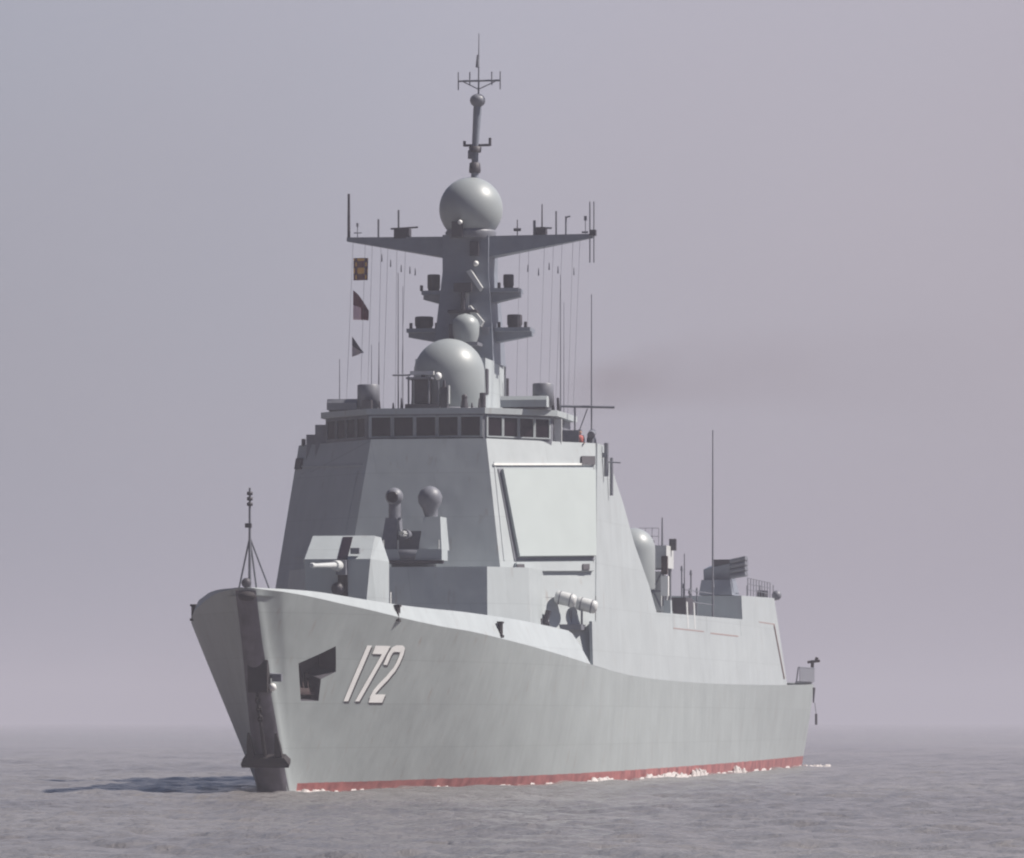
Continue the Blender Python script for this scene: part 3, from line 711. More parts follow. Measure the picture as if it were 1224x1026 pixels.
# sponsons with jammer drums on both sides
def sponson(t0, t1, z0, z1, dt, dr, dz, slab=True):
    mb = MB()
    if slab: mb.box(min(t0, t1), max(t0, t1), 56.2, 57.9, z1-.22, z1)
    mb.loft([[(t0, 56.6, z0), (t0, 57.6, z0), (t0, 57.6, z1-.2), (t0, 56.6, z1-.2)], [(t1, 56.8, z1-.45), (t1, 57.4, z1-.45), (t1, 57.4, z1-.2), (t1, 56.8, z1-.2)]])
    o = mb.build('sponson', M['mast'], mast)
    MB().lathe((dt, 57, z1), [(dr*.9, 0), (dr*.9, .15), (dr, .2), (dr, dz-.05), (dr*.9, dz)], 18).build('jammer', M['dark'], mast)
    return o
sponson(-1.3, -2.55, 26.6, 27.4, -2.0, .36, .95)
sponson(1.35, 2.95, 26.7, 27.5, 2.25, .3, .8)
sponson(-1.5, -3.4, 24.5, 25.3, -2.55, .52, .7)
sponson(1.55, 3.6, 24.5, 25.3, 2.6, .43, .75)
for x, z in ((-3.2, 25.3), (-1.75, 25.3), (-2.6, 27.4), (3.3, 25.3), (1.8, 27.5), (1.8, 25.3)):
    MB().tube((x, 56.5, z), (x, 56.5, z+.32), .09).build('lamp', M['dark'], mast)
# fire control dome and small radars on the front of the mast
MB().box(-1.2, 1.0, 54.2, 56, 24.2, 24.38).build('platform', M['mid'], mast)
fc = MB(); fc.lathe((.25, 54.6, 24.38), [(.62, 0), (.75, .4), (.78, .95), (.68, 1.25), (.4, 1.5), (.02, 1.6)], 28); fc.build('fire_control_radar', M['dome'], mast)
MB().box(-.6, -.3, 54.2, 54.8, 24.38, 25.4).build('radar_bracket', M['dark'], mast)
MB().box(-.9, .75, 55.3, 56.2, 26.1, 26.25).build('platform', M['dark'], mast)
mb = MB(); mb.tube((-.05, 55.5, 26.2), (-.05, 55.5, 27.3), .13, n=10); mb.box(-.55, .45, 55.3, 55.7, 27.25, 27.75); mb.build('surface_radar', M['dark'], mast)
mb = MB(); mb.loft([[(.2, 55.4, 26.25), (.95, 55.4, 25.3), (.95, 56, 25.3), (.2, 56, 26.25)], [(.35, 55.4, 26.5), (1.1, 55.4, 25.6), (1.1, 56, 25.6), (.35, 56, 26.5)]]); mb.build('waveguide', M['pale'], mast)
mb = MB(); mb.loft([[(.1, 55.6, 28.4), (.85, 55.6, 27.3), (.85, 56.3, 27.3), (.1, 56.3, 28.4)], [(.35, 55.6, 28.5), (1.0, 55.6, 27.5), (1.0, 56.3, 27.5), (.35, 56.3, 28.5)]]); mb.build('waveguide', M['pale'], mast)
MB().ball((.6, 55.9, 28.85), .16, 10).build('lantern_lens', M['white'], mast)
MB().box(-.05, .2, 55.8, 56.2, 26.3, 27.2).build('ladder', M['pale'], mast)
MB().box(.25, .75, 55.9, 56.3, 29.3, 30.1).build('recess_panel', M['dark'], mast)
MB().box(1.0, 1.35, 55.75, 55.95, 24.9, 25.3).build('junction_box', M['mid'], mast)
# pole mast
pole = MB(); pole.tube((.34, 57, 33.6), (.36, 57, 35.4), .22, .18, n=12); pole.tube((.36, 57, 35.4), (.5, 57, 37.7), .19, .24, n=12)
pole = pole.build('pole_mast', M['mast'], ship)
MB().lathe((.34, 57, 34.0), [(.3, 0), (.34, .1), (.3, .55), (.2, .6)], 14).build('lantern', M['dark'], pole)
MB().lathe((.2, 57, 34.8), [(.26, 0), (.26, .45), (.16, .5)], 14).build('lantern', M['mid'], pole)
MB().lathe((.36, 57, 35.15), [(.33, 0), (.36, .3), (.2, .35)], 14).build('lantern', M['dark'], pole)
mb = MB(); mb.tube((-.25, 57, 35.55), (1.2, 57, 35.55), .07); mb.tube((-.25, 57, 35.5), (-.25, 57, 35.8), .08); mb.tube((1.2, 57, 35.5), (1.2, 57, 35.95), .08); mb.build('spreader', M['dark'], pole)
MB().ball((.5, 57, 38.05), .44, 20, sz=.85).build('ball_antenna', M['mid'], pole)
MB().tube((.55, 57, 38.3), (.57, 57, 41.8), .055, .02).build('whip', M['mid'], pole)
MB().tube((.5, 57, 39.9), (.5, 57, 40.6), .12, .05).build('sleeve', M['mid'], pole)
mb = MB(); mb.tube((-.6, 57, 39.15), (1.78, 57, 39.15), .055); mb.tube((-.3, 57, 39.1), (.5, 57, 38.7), .03); mb.tube((1.5, 57, 39.1), (.6, 57, 38.7), .03); mb.build('crosstree', M['mid'], pole)
for x in (-.6, 1.78, 1.3, .05):
    MB().tube((x, 57, 38.65 if x in (-.6, 1.78) else 38.9), (x, 57, 39.65), .035).build('dipole', M['mid'], pole)

# whip antennas round the bridge and the halyards below the yards
for t, s, z0, z1, r in ((-6.13, 51, 20.3, 23.3, .035), (-4.44, 51.5, 20.3, 24.1, .03), (-3.92, 51, 20.3, 24.2, .04), (-2.84, 51, 20.3, 28.0, .04),
                        (-2.7, 51.6, 20.3, 27.3, .03), (5.70, 54, 19.0, 28.0, .04), (5.85, 54.2, 19.0, 26.5, .025), (7.43, 54, 18.0, 26.9, .05), (7.6, 101, 9.9, 21.8, .07)):
    MB().tube((t, s, z0), (t, s, z1), r, r*.5).build('whip_antenna', M['mid'], ship)
hal = [(-6.6, -6.4), (-5.9, -5.6), (-5.5, -5.2), (-5.0, -4.6), (-4.6, -4.3), (-4.1, -3.6), (-3.6, -3.3), (4.3, 4.5), (4.8, 5.0), (5.3, 5.4), (5.9, 6.1), (6.3, 6.4), (3.4, 3.8), (2.9, 3.2)]
for a, b in hal:
    MB().tube((a, 57, 30.35), (b, 54, 20.4), .011, n=4).build('halyard', M['mid'], mast)
for x, z in ((-4.9, 29.3), (-4.4, 29.0), (-3.8, 28.7), (-3.3, 28.6), (-3.0, 28.5), (3.4, 28.6), (4.0, 28.4), (4.6, 28.7), (5.1, 28.5), (6.0, 28.4)):
    MB().tube((x, 56.7, z-.2), (x, 56.7, z+.2), .04, .02).build('halyard_block', M['mid'], mast)

# ------------------------------------------------------------------ midships and aft
MB().loft([[(-3, 70, 9.5), (3, 70, 9.5), (3, 80, 9.5), (-3, 80, 9.5)], [(-2.2, 71.5, 16.5), (2.2, 71.5, 16.5), (2.2, 78, 17.5), (-2.2, 78, 17.5)]]).build('funnel', M['mid'], ship)
radome((6.0, 78.4, 13.55), 1.3, 11.2)
MB().lathe((6.0, 78.4, 9.75), [(.9, 0), (.9, 1.5), (1.1, 1.6)], 24).build('radome_base', M['mid'], ship)
ab = MB().box(5.6, 7.3, 83, 86, 12.6, 13.95).build('aft_sensor_house', M['pale'], ship)
mb = MB()
for x, y in ((5.8, 83.2), (7.1, 83.2), (5.8, 85.8), (7.1, 85.8)): mb.tube((x, y, 9.7), (x, y, 12.7), .1)
mb.box(5.75, 7.15, 83.1, 86, 12.55, 12.62); mb.tube((5.8, 83.2, 9.9), (7.1, 83.2, 12.6), .06); mb.tube((7.1, 83.2, 9.9), (5.8, 83.2, 12.6), .06); mb.tube((5.8, 83.2, 11.2), (7.1, 83.2, 11.2), .06)
mb.build('lattice', M['mid'], ab)
MB().box(5.9, 6.9, 83.6, 85.5, 10.0, 12.4).build('equipment_box', M['pale'], ab)
MB().box(7.05, 7.4, 82.6, 83.0, 12.2, 13.3).build('fire_box', M['rust'], ab)
MB().box(7.0, 7.45, 82.7, 83.1, 10.9, 12.1).build('equipment_box', M['white'], ab)
mb = MB(); mb.ball((5.75, 82.6, 11.2), .3, 12); mb.build('buoy_light', M['dark'], ab)
MB().tube((6.75, 85, 13.9), (6.75, 85, 15.7), .07, .04).build('whip', M['mid'], ab)
MB().box(7.2, 7.6, 84.8, 85.2, 13.7, 14.4).build('lamp', M['dark'], ab)
MB().box(5.8, 6.3, 84.4, 84.8, 13.95, 14.3).build('lamp', M['dark'], ab)
mb = MB()
for k in range(4): mb.tube((5.6+k*.4, 83.2, 13.9), (5.6+k*.4, 83.2, 15.0), .02, n=4)
mb.tube((5.6, 83.2, 15.0), (6.8, 83.2, 15.0), .02, n=4); mb.tube((5.6, 83.2, 14.5), (6.8, 83.2, 14.5), .02, n=4); mb.build('railing', M['mid'], ab)
MB().box(5.5, 7.9, 87, 90, 9.7, 10.9).build('deck_locker', M['dark'], ship)
for t, s, h in ((7.5, 92, 2.6), (7.3, 96, 1.6), (7.7, 90, 1.4), (6.9, 93, 1.8), (7.9, 99, 2.0), (6.2, 97, 3.0)):
    mb = MB(); mb.tube((t, s, 9.8), (t, s, 9.8+h), .05); mb.tube((t, s, 9.8+h), (t, s, 9.8+h+.3), .1, .05); mb.build('deck_stanchion', M['mid'], ship)
mb = MB(); mb.path([(7.7, 88, 11.4), (7.8, 100, 11.4)], .03); mb.path([(7.7, 88, 10.7), (7.8, 100, 10.7)], .03); mb.build('railing', M['mid'], ship)
mb = MB(); mb.tube((5.2, 108, 10.9), (5.2, 107, 10.9), .35, n=14); mb.build('hose_reel', M['dark'], ship)
rn = random.Random(11)
for k in range(16):      # clutter of small boxes, lockers and pipes abaft the satellite dome
    x = rn.uniform(5.6, 7.7); y = rn.uniform(81.5, 90); z = 9.75; hgt = rn.uniform(.5, 1.5)
    if k % 3 == 0: MB().tube((x, y, z), (x+rn.uniform(-.3, .3), y, z+hgt+1.2), rn.uniform(.05, .1)).build('vent_pipe', M[rn.choice(['mid', 'pale'])], ship)
    else: MB().loft([[(x-.22, y-.3, z), (x+.22, y-.3, z), (x+.22, y+.3, z), (x-.22, y+.3, z)], [(x-.2, y-.28, z+hgt), (x+.2, y-.28, z+hgt), (x+.2, y+.28, z+hgt), (x-.2, y+.28, z+hgt)]]).build('equipment_box', M[rn.choice(['mid', 'pale', 'dark', 'paint'])], ship)
MB().tube((7.6, 88.5, 9.8), (7.6, 88.5, 13.6), .05, .03).build('whip_antenna', M['mid'], ship)
# missile launcher on the hangar roof
ml = MB(); 
ml.loft([[(5.1, 112.2, 11.6), (7.3, 112.2, 11.6), (7.3, 116, 11.6), (5.1, 116, 11.6)], [(5.25, 112.4, 12.6), (7.1, 112.4, 12.6), (7.1, 115.6, 12.6), (5.25, 115.6, 12.6)]])
ml = ml.build('missile_launcher', M['mast'], ship)
mb = MB()
mb.loft([[(5.3, 113.2, 12.3), (7.0, 113.2, 12.3), (7.0, 115.8, 12.2), (5.3, 115.8, 12.2)], [(5.3, 113.0, 13.3), (7.2, 112.8, 13.7), (7.2, 115.8, 13.9), (5.3, 115.8, 13.6)]])
mb.build('launcher_housing', M['mast'], ml)
for a in range(4):
    for b in range(2):
        MB().tube((7.1, 112.8+b*.8, 12.85+a*.32), (8.15, 112.6+b*.8, 13.0+a*.34), .16, n=10).build('launch_tube', M['mid'], ml)
MB().box(5.9, 7.1, 113.1, 115, 13.3, 13.95).build('launcher_radar', M['dark'], ml)
mb = MB()
for k in range(9): mb.tube((8.1-.04*k*.6, 114+k*1.6, 11.6), (8.1-.04*k*.6, 114+k*1.6, 12.75), .03, n=5)
for z in (12.0, 12.38, 12.75): mb.tube((8.1, 114, z), (7.9, 127, z), .025, n=5)
for k in range(5): mb.tube((8.1-1.5*k*.6, 127, 11.7), (8.1-1.5*k*.6, 127, 12.6), .03, n=5)
mb.build('railing', M['mid'], ship)
MB().box(7.2, 7.75, 125.5, 127, 11.7, 12.2).build('roof_locker', M['dark'], ship)
mb = MB(); mb.ball((8.05, 129.2, 11.95), .34, 14); mb.tube((7.6, 129.2, 11.6), (8.05, 129.2, 11.7), .08); mb.build('approach_light', M['mid'], ship)
# stern: safety net frame folded at the deck edge, ensign staff bracket
mb = MB(); 
for k in range(5): mb.tube((7.3, 146+k*2.2, 6.1), (7.45, 146+k*2.2, 7.2), .05)
mb.tube((7.5, 146, 7.2), (7.5, 155, 7.2), .05); mb.tube((7.3, 146, 6.15), (7.3, 155, 6.15), .07)
net = mb.build('net_frame', M['mid'], ship)
mb = MB()
mb.box(7.52, 7.56, 146, 154.6, 6.2, 7.15); mb.build('net_panel', M['mid'], net)
mb = MB(); mb.tube((7.35, 155, 6.2), (7.35, 155, 7.8), .12); mb.tube((7.0, 155, 7.65), (7.9, 155, 7.75), .1); mb.tube((7.6, 155, 7.7), (7.7, 155, 8.0), .12); mb.build('stern_light', M['rust'], ship)
mb = MB(); mb.tube((7.6, 154, 5.8), (7.55, 154, 4.7), .1, .05); mb.tube((7.75, 154, 3.9), (7.75, 154, 3.1), .09); mb.tube((7.65, 154, 4.7), (7.75, 154, 3.9), .02); mb.build('mooring_fender', M['dark'], ship)

# deck edge rails before the port chamfer
mb = MB()
for x, y in ((4.9, 46), (5.7, 46.8), (6.5, 48)):
    mb.tube((x, y, 8.4), (x, y, 10.1), .035, n=5)
mb.tube((4.9, 46, 10.05), (6.5, 48, 10.05), .025, n=5); mb.build('railing', M['mid'], ship)
for x, y in ((5.05, 45.6), (5.75, 46.2)):
    mb = MB(); mb.tube((x-.1, y, 8.3), (x-.1, y, 8.95), .13, n=10); mb.tube((x+.15, y, 8.3), (x+.15, y, 8.9), .12, n=10); mb.build('bollard', M['dark'], ship)
mb = MB(); mb.tube((6.0, 46.8, 8.5), (6.25, 46.8, 9.35), .14, .16, n=10); mb.tube((5.8, 46.8, 8.55), (6.3, 46.8, 8.6), .16, n=10); mb.build('deck_winch', M['dark'], ship)
mb = MB(); mb.box(6.1, 7.9, 47.6, 49.2, 8.3, 8.6)
for x in (6.6, 7.2, 7.8): mb.tube((x, 48.4, 8.5), (x, 48.4, 9.4), .06)
mb.build('raft_cradle', M['mid'], ship)

# ------------------------------------------------------------------ things carried by the ship
def raft(t, s, z, label):
    o = thing('life_raft', label, 'life raft', t, s, z, 'white life raft canisters')
    r = .36; L = .48
    MB().lathe((0, 0, r), [(.05, -L-.12), (r*.8, -L-.08), (r, -L+.05), (r, L-.05), (r*.8, L+.08), (.05, L+.12)], 24, 'x').build('canister', M['pale'], o)
    for x in (-.3, .3): MB().lathe((0, 0, r), [(r+.002, x-.03), (r+.02, x-.03), (r+.02, x+.03), (r+.002, x+.03)], 24, 'x').build('strap', M['mid'], o)
    o.rotation_euler = (0, R(14), -TH)
    return o
raft(6.95, 47.6, 9.62, 'white life raft canister at the port deck edge, higher and left of its twin')
raft(7.95, 48.6, 9.3, 'white life raft canister against the side wall, lower and right of its twin')

def flag_mat(name, fn):
    m = bpy.data.materials.new(name); m.use_nodes = True
    n = m.node_tree.nodes; l = m.node_tree.links; b = n['Principled BSDF']; b.inputs['Roughness'].default_value = .9
    t = n.new('ShaderNodeTexCoord'); s = n.new('ShaderNodeSeparateXYZ'); l.new(t.outputs['UV'], s.inputs[0])
    fn(n, l, s, b); return m
def mth(n, l, op, a, b=0.0):
    q = n.new('ShaderNodeMath'); q.operation = op
    for i, v in enumerate((a, b)):
        if hasattr(v, 'links'): l.new(v, q.inputs[i])
        else: q.inputs[i].default_value = v
    return q.outputs[0]
def fA(n, l, s, b):   # four quarters of dark and yellow
    r = n.new('ShaderNodeMix'); r.data_type = 'RGBA'
    c = mth(n, l, 'SINE', mth(n, l, 'MULTIPLY', s.outputs[0], 9.0)); e = mth(n, l, 'SINE', mth(n, l, 'MULTIPLY', s.outputs[1], 11.0))
    k = mth(n, l, 'GREATER_THAN', mth(n, l, 'ADD', mth(n, l, 'MULTIPLY', c, e), mth(n, l, 'MULTIPLY', e, -.8)), .1)
    l.new(k, r.inputs[0]); r.inputs[6].default_value = (.13, .02, .025, 1); r.inputs[7].default_value = (.85, .45, .07, 1)
    l.new(r.outputs[2], b.inputs[0])
def fB(n, l, s, b):   # dark field with a pale lower hoist quarter
    r = n.new('ShaderNodeMix'); r.data_type = 'RGBA'
    k = mth(n, l, 'MULTIPLY', mth(n, l, 'LESS_THAN', s.outputs[0], .52), mth(n, l, 'LESS_THAN', s.outputs[1], .5))
    l.new(k, r.inputs[0]); r.inputs[6].default_value = (.15, .018, .04, 1); r.inputs[7].default_value = (.80, .55, .62, 1)
    l.new(r.outputs[2], b.inputs[0])
def fC(n, l, s, b):
    r = n.new('ShaderNodeMix'); r.data_type = 'RGBA'
    k = mth(n, l, 'LESS_THAN', s.outputs[1], mth(n, l, 'SUBTRACT', .55, mth(n, l, 'MULTIPLY', s.outputs[0], .1)))
    l.new(k, r.inputs[0]); r.inputs[6].default_value = (.05, .04, .06, 1); r.inputs[7].default_value = (.45, .38, .40, 1)
    l.new(r.outputs[2], b.inputs[0])
def flag(label, t, s, ztop, w, h, m, shape):
    n, k = 14, 12; vs, fs, uv = [], [], []
    for i in range(n+1):
        for j in range(k+1):
            u, v = i/n, j/k
            if shape == 'tri': y = h*(.5+(v-.5)*(1-u)) - h*.30*u
            elif shape == 'droop': y = h*v*(1-.35*u) - h*.0*u + h*.0 - (.35*h*u*u)*(1 if v > .5 else .1)
            else: y = h*v
            vs.append((u*w, .12*math.sin(u*6+v*1.3)*u, y)); uv.append((u, v))
    for i in range(n):
        for j in range(k): fs.append((i*(k+1)+j, (i+1)*(k+1)+j, (i+1)*(k+1)+j+1, i*(k+1)+j+1))
    me = bpy.data.meshes.new('signal_flag'); me.from_pydata(vs, [], fs)
    ul = me.uv_layers.new(name='uv')
    for lp in me.loops: ul.data[lp.index].uv = uv[lp.vertex_index]
    for p in me.polygons: p.use_smooth = True
    me.materials.append(m); o = bpy.data.objects.new('signal_flag', me); COL.objects.link(o)
    so = o.modifiers.new('t', 'SOLIDIFY'); so.thickness = .01
    o.location = world_pt(t, s, ztop-h); o.rotation_euler = (0, 0, -TH)
    o['label'] = label; o['category'] = 'signal flag'; o['group'] = 'signal flags flying from the starboard yard'
    return o
flag('square signal flag of dark and yellow patches, the uppermost on the halyard', -6.52, 56.7, 29.32, .82, 1.25, flag_mat('flag_yellow_dark', fA), 'sq')
flag('dark maroon signal flag with a pale lower corner, the middle one on the halyard', -6.5, 56.5, 27.5, .88, 1.65, flag_mat('flag_maroon', fB), 'droop')
flag('small dark and pale triangular pennant, the lowest on the halyard', -6.5, 56.2, 24.9, .66, 1.15, flag_mat('flag_pennant', fC), 'tri')

def person(label, t, s, z, yaw, top, hair):
    o = thing('person', label, 'person', t, s, z, None); o.rotation_euler = (0, 0, -TH+yaw)
    # one skinned body
    J = {'pelvis': (0, 0, .95), 'waist': (0, 0, 1.12), 'chest': (0, 0, 1.35), 'neck': (0, -.01, 1.50), 'head0': (0, -.02, 1.58), 'head1': (0, -.03, 1.70),
         'shl': (-.19, 0, 1.44), 'ell': (-.25, -.05, 1.17), 'wrl': (-.20, -.26, 1.05), 'hal': (-.19, -.36, 1.05),
         'shr': (.19, 0, 1.44), 'elr': (.25, -.05, 1.17), 'wrr': (.20, -.26, 1.05), 'har': (.19, -.36, 1.05),
         'hil': (-.1, 0, .90), 'knl': (-.11, -.02, .50), 'anl': (-.11, .02, .09), 'tol': (-.12, -.15, .04),
         'hir': (.1, 0, .90), 'knr': (.11, -.02, .50), 'anr': (.11, .02, .09), 'tor': (.12, -.15, .04)}
    Rr = {'pelvis': .15, 'waist': .14, 'chest': .17, 'neck': .06, 'head0': .085, 'head1': .10, 'shl': .075, 'ell': .05, 'wrl': .035, 'hal': .035,
          'shr': .075, 'elr': .05, 'wrr': .035, 'har': .035, 'hil': .1, 'knl': .065, 'anl': .05, 'tol': .04, 'hir': .1, 'knr': .065, 'anr': .05, 'tor': .04}
    ed = [('pelvis', 'waist'), ('waist', 'chest'), ('chest', 'neck'), ('neck', 'head0'), ('head0', 'head1'), ('chest', 'shl'), ('shl', 'ell'), ('ell', 'wrl'), ('wrl', 'hal'),
          ('chest', 'shr'), ('shr', 'elr'), ('elr', 'wrr'), ('wrr', 'har'), ('pelvis', 'hil'), ('hil', 'knl'), ('knl', 'anl'), ('anl', 'tol'), ('pelvis', 'hir'), ('hir', 'knr'), ('knr', 'anr'), ('anr', 'tor')]
    ks = list(J); me = bpy.data.meshes.new('body'); me.from_pydata([J[k] for k in ks], [(ks.index(a), ks.index(b)) for a, b in ed], [])
    b = bpy.data.objects.new('body', me); COL.objects.link(b); b.parent = o
    me.materials.append(M['navy'])
    sk = b.modifiers.new('skin', 'SKIN')
    for i, k in enumerate(ks): me.skin_vertices[0].data[i].radius = (Rr[k], Rr[k])
    me.skin_vertices[0].data[0].use_root = True
    ss = b.modifiers.new('sub', 'SUBSURF'); ss.levels = 2; ss.render_levels = 2
    MB().lathe((0, 0, 0), [(.17, 1.02), (.20, 1.06), (.215, 1.3), (.19, 1.44), (.09, 1.5)], 20).build('vest', top, o)
    MB().ball((0, -.035, 1.655), .112, 16, sz=1.18).build('head', M['skin'], o)
    MB().ball((0, -.01, 1.70), .122, 16, z0=-.05, sz=1.0).build('hair', hair, o)
    for x in (-.19, .19):
        mb = MB(); mb.box(x-.04, x+.04, -.42, -.33, 1.03, 1.06)
        for q in range(4): mb.tube((x-.033+q*.022, -.41, 1.045), (x-.033+q*.022, -.47-.01*(q in (1, 2)), 1.02), .010, .008, n=6)
        mb.tube((x+(-.04 if x > 0 else .04), -.36, 1.045), (x+(-.07 if x > 0 else .07), -.41, 1.03), .011, .009, n=6)
        mb.build('hand', M['skin'], o)
    return o
person('person in a red vest standing at the rail of the port bridge wing', 6.95, 52.9, WD, R(20), M['orange'], M['navy'])
person('person in dark clothes on the port bridge wing, right of the one in red', 7.35, 54.4, WD, R(30), M['navy'], M['navy'])

# ------------------------------------------------------------------ water
def water():
    rng = np.random.default_rng(5)
    rad = [.05]
    while rad[-1] < 6000:
        r = rad[-1]; step = max(.8, r*.02) if r < 118 else (max(.34, .34+(r-260)*.0035) if r < 700 else r*.010)
        rad.append(r+step)
    rad = np.array(rad)
    ang = list(np.linspace(-R(9), R(9), 460)) ; ang += list(np.linspace(R(9.5), R(350.5), 150))
    ang = np.array(ang); A, Rr_ = np.meshgrid(ang, rad); X = Rr_*np.sin(A); Y = Rr_*np.cos(A)
    Z = np.zeros_like(X)
    for k in range(60):
        lam = float(np.exp(rng.uniform(math.log(1.1), math.log(7)))); th = R(262)+rng.normal(0, .65)
        amp = .0066*lam**.62*rng.uniform(.5, 1.3); ph = rng.uniform(0, 6.28); kk = 2*math.pi/lam
        arg = kk*(X*math.cos(th)+Y*math.sin(th))+ph
        cell = np.maximum(np.gradient(rad)[:, None], Rr_*R(18)/460)
        fade = np.clip(1.6-cell*2.2/lam, 0, 1)
        Z += amp*fade*(np.sin(arg)+.25*np.sin(2*arg+.6))
    for k in range(7):
        lam = float(rng.uniform(11, 26)); th = R(262)+rng.normal(0, .5); kk = 2*math.pi/lam
        Z += .020*np.sin(kk*(X*math.cos(th)+Y*math.sin(th))+rng.uniform(0, 6.28))*np.clip(1.6-np.gradient(rad)[:, None]*2.2/lam, 0, 1)
    inside = np.where(np.abs(np.where(A > math.pi, A-2*math.pi, A)) < R(9.2), 1.0, 0.0)
    Z *= inside
    nr, na = X.shape
    vs = np.stack([X, Y, Z], -1).reshape(-1, 3); i = np.arange(nr-1)[:, None]*na; j = np.arange(na)[None, :]; jn = (j+1) % na
    quads = np.stack([i+j, i+jn, i+na+jn, i+na+j], -1).reshape(-1, 4)
    me = bpy.data.meshes.new('sea'); me.vertices.add(len(vs)); me.vertices.foreach_set('co', vs.ravel())
    me.loops.add(quads.size); me.loops.foreach_set('vertex_index', quads.ravel())
    me.polygons.add(len(quads)); me.polygons.foreach_set('loop_start', np.arange(0, quads.size, 4)); me.polygons.foreach_set('loop_total', np.full(len(quads), 4))
    me.polygons.foreach_set('use_smooth', np.ones(len(quads), bool))
    me.update()
    if me.polygons[0].normal.z < 0: me.flip_normals()
    m = bpy.data.materials.new('muddy_sea_water'); m.use_nodes = True; n = m.node_tree.nodes; l = m.node_tree.links; b = n['Principled BSDF']
    b.inputs['Roughness'].default_value = .16; b.inputs['IOR'].default_value = 1.33
    t = n.new('ShaderNodeTexCoord')
    mp = n.new('ShaderNodeMapping'); mp.inputs['Scale'].default_value = (.035, .02, 1); l.new(t.outputs['Object'], mp.inputs[0])
    n1 = n.new('ShaderNodeTexNoise'); n1.inputs['Scale'].default_value = 1; n1.inputs['Detail'].default_value = 5; l.new(mp.outputs[0], n1.inputs['Vector'])
    r = n.new('ShaderNodeValToRGB'); r.color_ramp.elements[0].position = .35; r.color_ramp.elements[1].position = .65
    r.color_ramp.elements[0].color = (.155, .142, .142, 1); r.color_ramp.elements[1].color = (.225, .207, .198, 1)
    l.new(n1.outputs['Fac'], r.inputs[0]); l.new(r.outputs[0], b.inputs['Base Color'])
    n2 = n.new('ShaderNodeTexNoise'); n2.inputs['Scale'].default_value = 1.6; n2.inputs['Detail'].default_value = 7; n2.inputs['Roughness'].default_value = .62
    m2 = n.new('ShaderNodeMapping'); m2.inputs['Scale'].default_value = (1, .8, 1); l.new(t.outputs['Object'], m2.inputs[0]); l.new(m2.outputs[0], n2.inputs['Vector'])
    bp = n.new('ShaderNodeBump'); bp.inputs['Distance'].default_value = .22; bp.inputs['Strength'].default_value = 1
    l.new(n2.outputs['Fac'], bp.inputs['Height']); l.new(bp.outputs[0], b.inputs['Normal'])
    me.materials.append(m)
    o = bpy.data.objects.new('sea', me); COL.objects.link(o); o['kind'] = 'structure'
    return o
water()

# foam along the waterline and behind the stern
def foam():
    mb = MB(); rnd = random.Random(3)
    def lump(t, s, ln, wd, h, k=9):
        for _ in range(int(k*2.2)):
            a = s+rnd.gauss(0, ln*.3); b = t+abs(rnd.gauss(0, wd*.6)); q = rnd.uniform(.15, 1)**1.5
            n = 9; ww = .10+.22*q; ll = .25+ln*.10*q
            r0 = [(b+ww*math.cos(2*math.pi*i/n)*rnd.uniform(.6, 1.3), a+ll*math.sin(2*math.pi*i/n)*rnd.uniform(.6, 1.3), -.06) for i in range(n)]
            r1 = [(b+(x-b)*.4, a+(y-a)*.5, h*q*rnd.uniform(.4, 1)) for x, y, _ in r0]
            mb.loft([r0, r1], True)
    for _ in range(95):
        a = rnd.uniform(7, 155); b = hb(a, 0)+.04; n = 7; ll = rnd.uniform(.3, 1.6); hh = rnd.uniform(.03, .13)+.0006*a
        r0 = [(b+.12*math.cos(2*math.pi*i/n), a+ll*math.sin(2*math.pi*i/n), -.06) for i in range(n)]
        mb.loft([r0, [(b+(x-b)*.5, a+(y-a)*.6, hh*rnd.uniform(.6, 1)) for x, y, _ in r0]], True)
    lump(hb(9, 0)+.05, 9.2, 3.5, .3, .20, 10); lump(hb(17, 0)+.05, 17, 2.5, .2, .12, 4); lump(hb(24, 0)+.05, 24, 3, .3, .18, 6)
    lump(hb(52, 0)+.1, 53, 7, .5, .34, 20); lump(hb(72, 0)+.1, 75, 12, .6, .40, 34); lump(hb(86, 0)+.1, 88, 3, .4, .55, 8)
    lump(hb(105, 0)+.1, 108, 2.5, .3, .6, 7); lump(hb(150, 0)+.3, 158, 6, .9, .22, 18)
    o = mb.build('foam', mat('foam', (.46, .42, .41), .8, noise=.1, nscale=3)); o.location = world_pt(0, 0, 0); o.rotation_euler = (0, 0, -TH); o['kind'] = 'stuff'
foam()

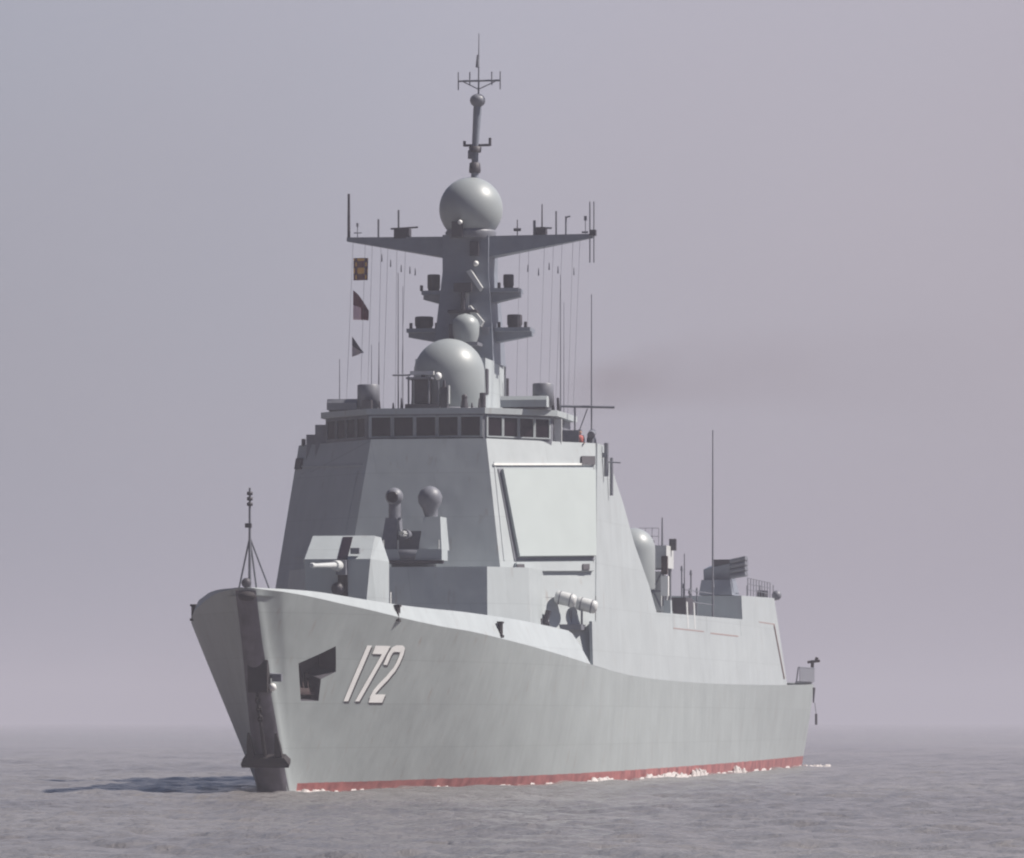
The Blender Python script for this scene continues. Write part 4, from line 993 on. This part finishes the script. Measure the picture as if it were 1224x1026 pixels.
# ------------------------------------------------------------------ funnel smoke
def smoke():
    mb = MB(); rings = []; N = 18
    for i in range(25):
        u = i/24; x_ = 2.0+u*62; r = 1.5+7.0*u**.5
        if i == 0 or i == 24: r *= .1
        rings.append([(x_, 340+.375*(x_-4)+r*math.cos(2*math.pi*k/N), 22.9+1.8*min((x_-2)/9, 1)+r*.8*math.sin(2*math.pi*k/N)) for k in range(N)])
    mb.loft(rings, True)
    m = bpy.data.materials.new('thin_brown_smoke'); m.use_nodes = True; n = m.node_tree.nodes; l = m.node_tree.links; n.clear()
    o_ = n.new('ShaderNodeOutputMaterial'); pv = n.new('ShaderNodeVolumePrincipled'); pv.inputs['Color'].default_value = (.31, .25, .27, 1)
    t = n.new('ShaderNodeTexCoord'); mp = n.new('ShaderNodeMapping'); mp.inputs['Scale'].default_value = (.11, .06, .2); l.new(t.outputs['Object'], mp.inputs[0])
    ns = n.new('ShaderNodeTexNoise'); ns.inputs['Scale'].default_value = 1; ns.inputs['Detail'].default_value = 3; l.new(mp.outputs[0], ns.inputs['Vector'])
    mr = n.new('ShaderNodeMapRange'); mr.inputs[1].default_value = .32; mr.inputs[2].default_value = .72; mr.inputs[3].default_value = .01; mr.inputs[4].default_value = .27
    l.new(ns.outputs['Fac'], mr.inputs[0])
    sx = n.new('ShaderNodeSeparateXYZ'); l.new(t.outputs['Object'], sx.inputs[0])
    M_ = lambda op, a, b=0.0: mth(n, l, op, a, b)
    x4 = M_('MAXIMUM', M_('SUBTRACT', sx.outputs[0], 2.0), 0.0)
    rr = M_('ADD', 1.0, M_('MULTIPLY', M_('POWER', M_('DIVIDE', x4, 62.0), .5), 6.6))
    dy = M_('DIVIDE', M_('SUBTRACT', sx.outputs[1], M_('ADD', 339.25, M_('MULTIPLY', x4, .375))), rr)
    dz = M_('DIVIDE', M_('SUBTRACT', sx.outputs[2], M_('ADD', 22.9, M_('MULTIPLY', M_('MINIMUM', M_('DIVIDE', x4, 9.0), 1.0), 1.8))), M_('MULTIPLY', rr, .78))
    q = M_('ADD', M_('MULTIPLY', dy, dy), M_('MULTIPLY', dz, dz))
    fall = M_('MAXIMUM', M_('SUBTRACT', 1.0, q), 0.0)
    along = M_('DIVIDE', M_('MINIMUM', M_('DIVIDE', x4, 4.0), 1.0), M_('ADD', 1.0, M_('MULTIPLY', M_('MULTIPLY', x4, x4), .04)))
    l.new(M_('MULTIPLY', M_('MULTIPLY', mr.outputs[0], fall), along), pv.inputs['Density']); l.new(pv.outputs[0], o_.inputs['Volume'])
    o = mb.build('smoke', m); o['kind'] = 'stuff'
smoke()

# ------------------------------------------------------------------ haze
hz = MB().box(-7000, 7000, -7000, 7000, -3, 46)
hm = bpy.data.materials.new('haze'); hm.use_nodes = True; n = hm.node_tree.nodes; l = hm.node_tree.links; n.clear()
o_ = n.new('ShaderNodeOutputMaterial'); pv = n.new('ShaderNodeVolumePrincipled'); pv.inputs['Color'].default_value = (.65, .638, .73, 1)
pv.inputs['Density'].default_value = 0.00046; pv.inputs['Anisotropy'].default_value = 0.0
l.new(pv.outputs[0], o_.inputs['Volume'])
ho = hz.build('haze', hm); ho['kind'] = 'stuff'
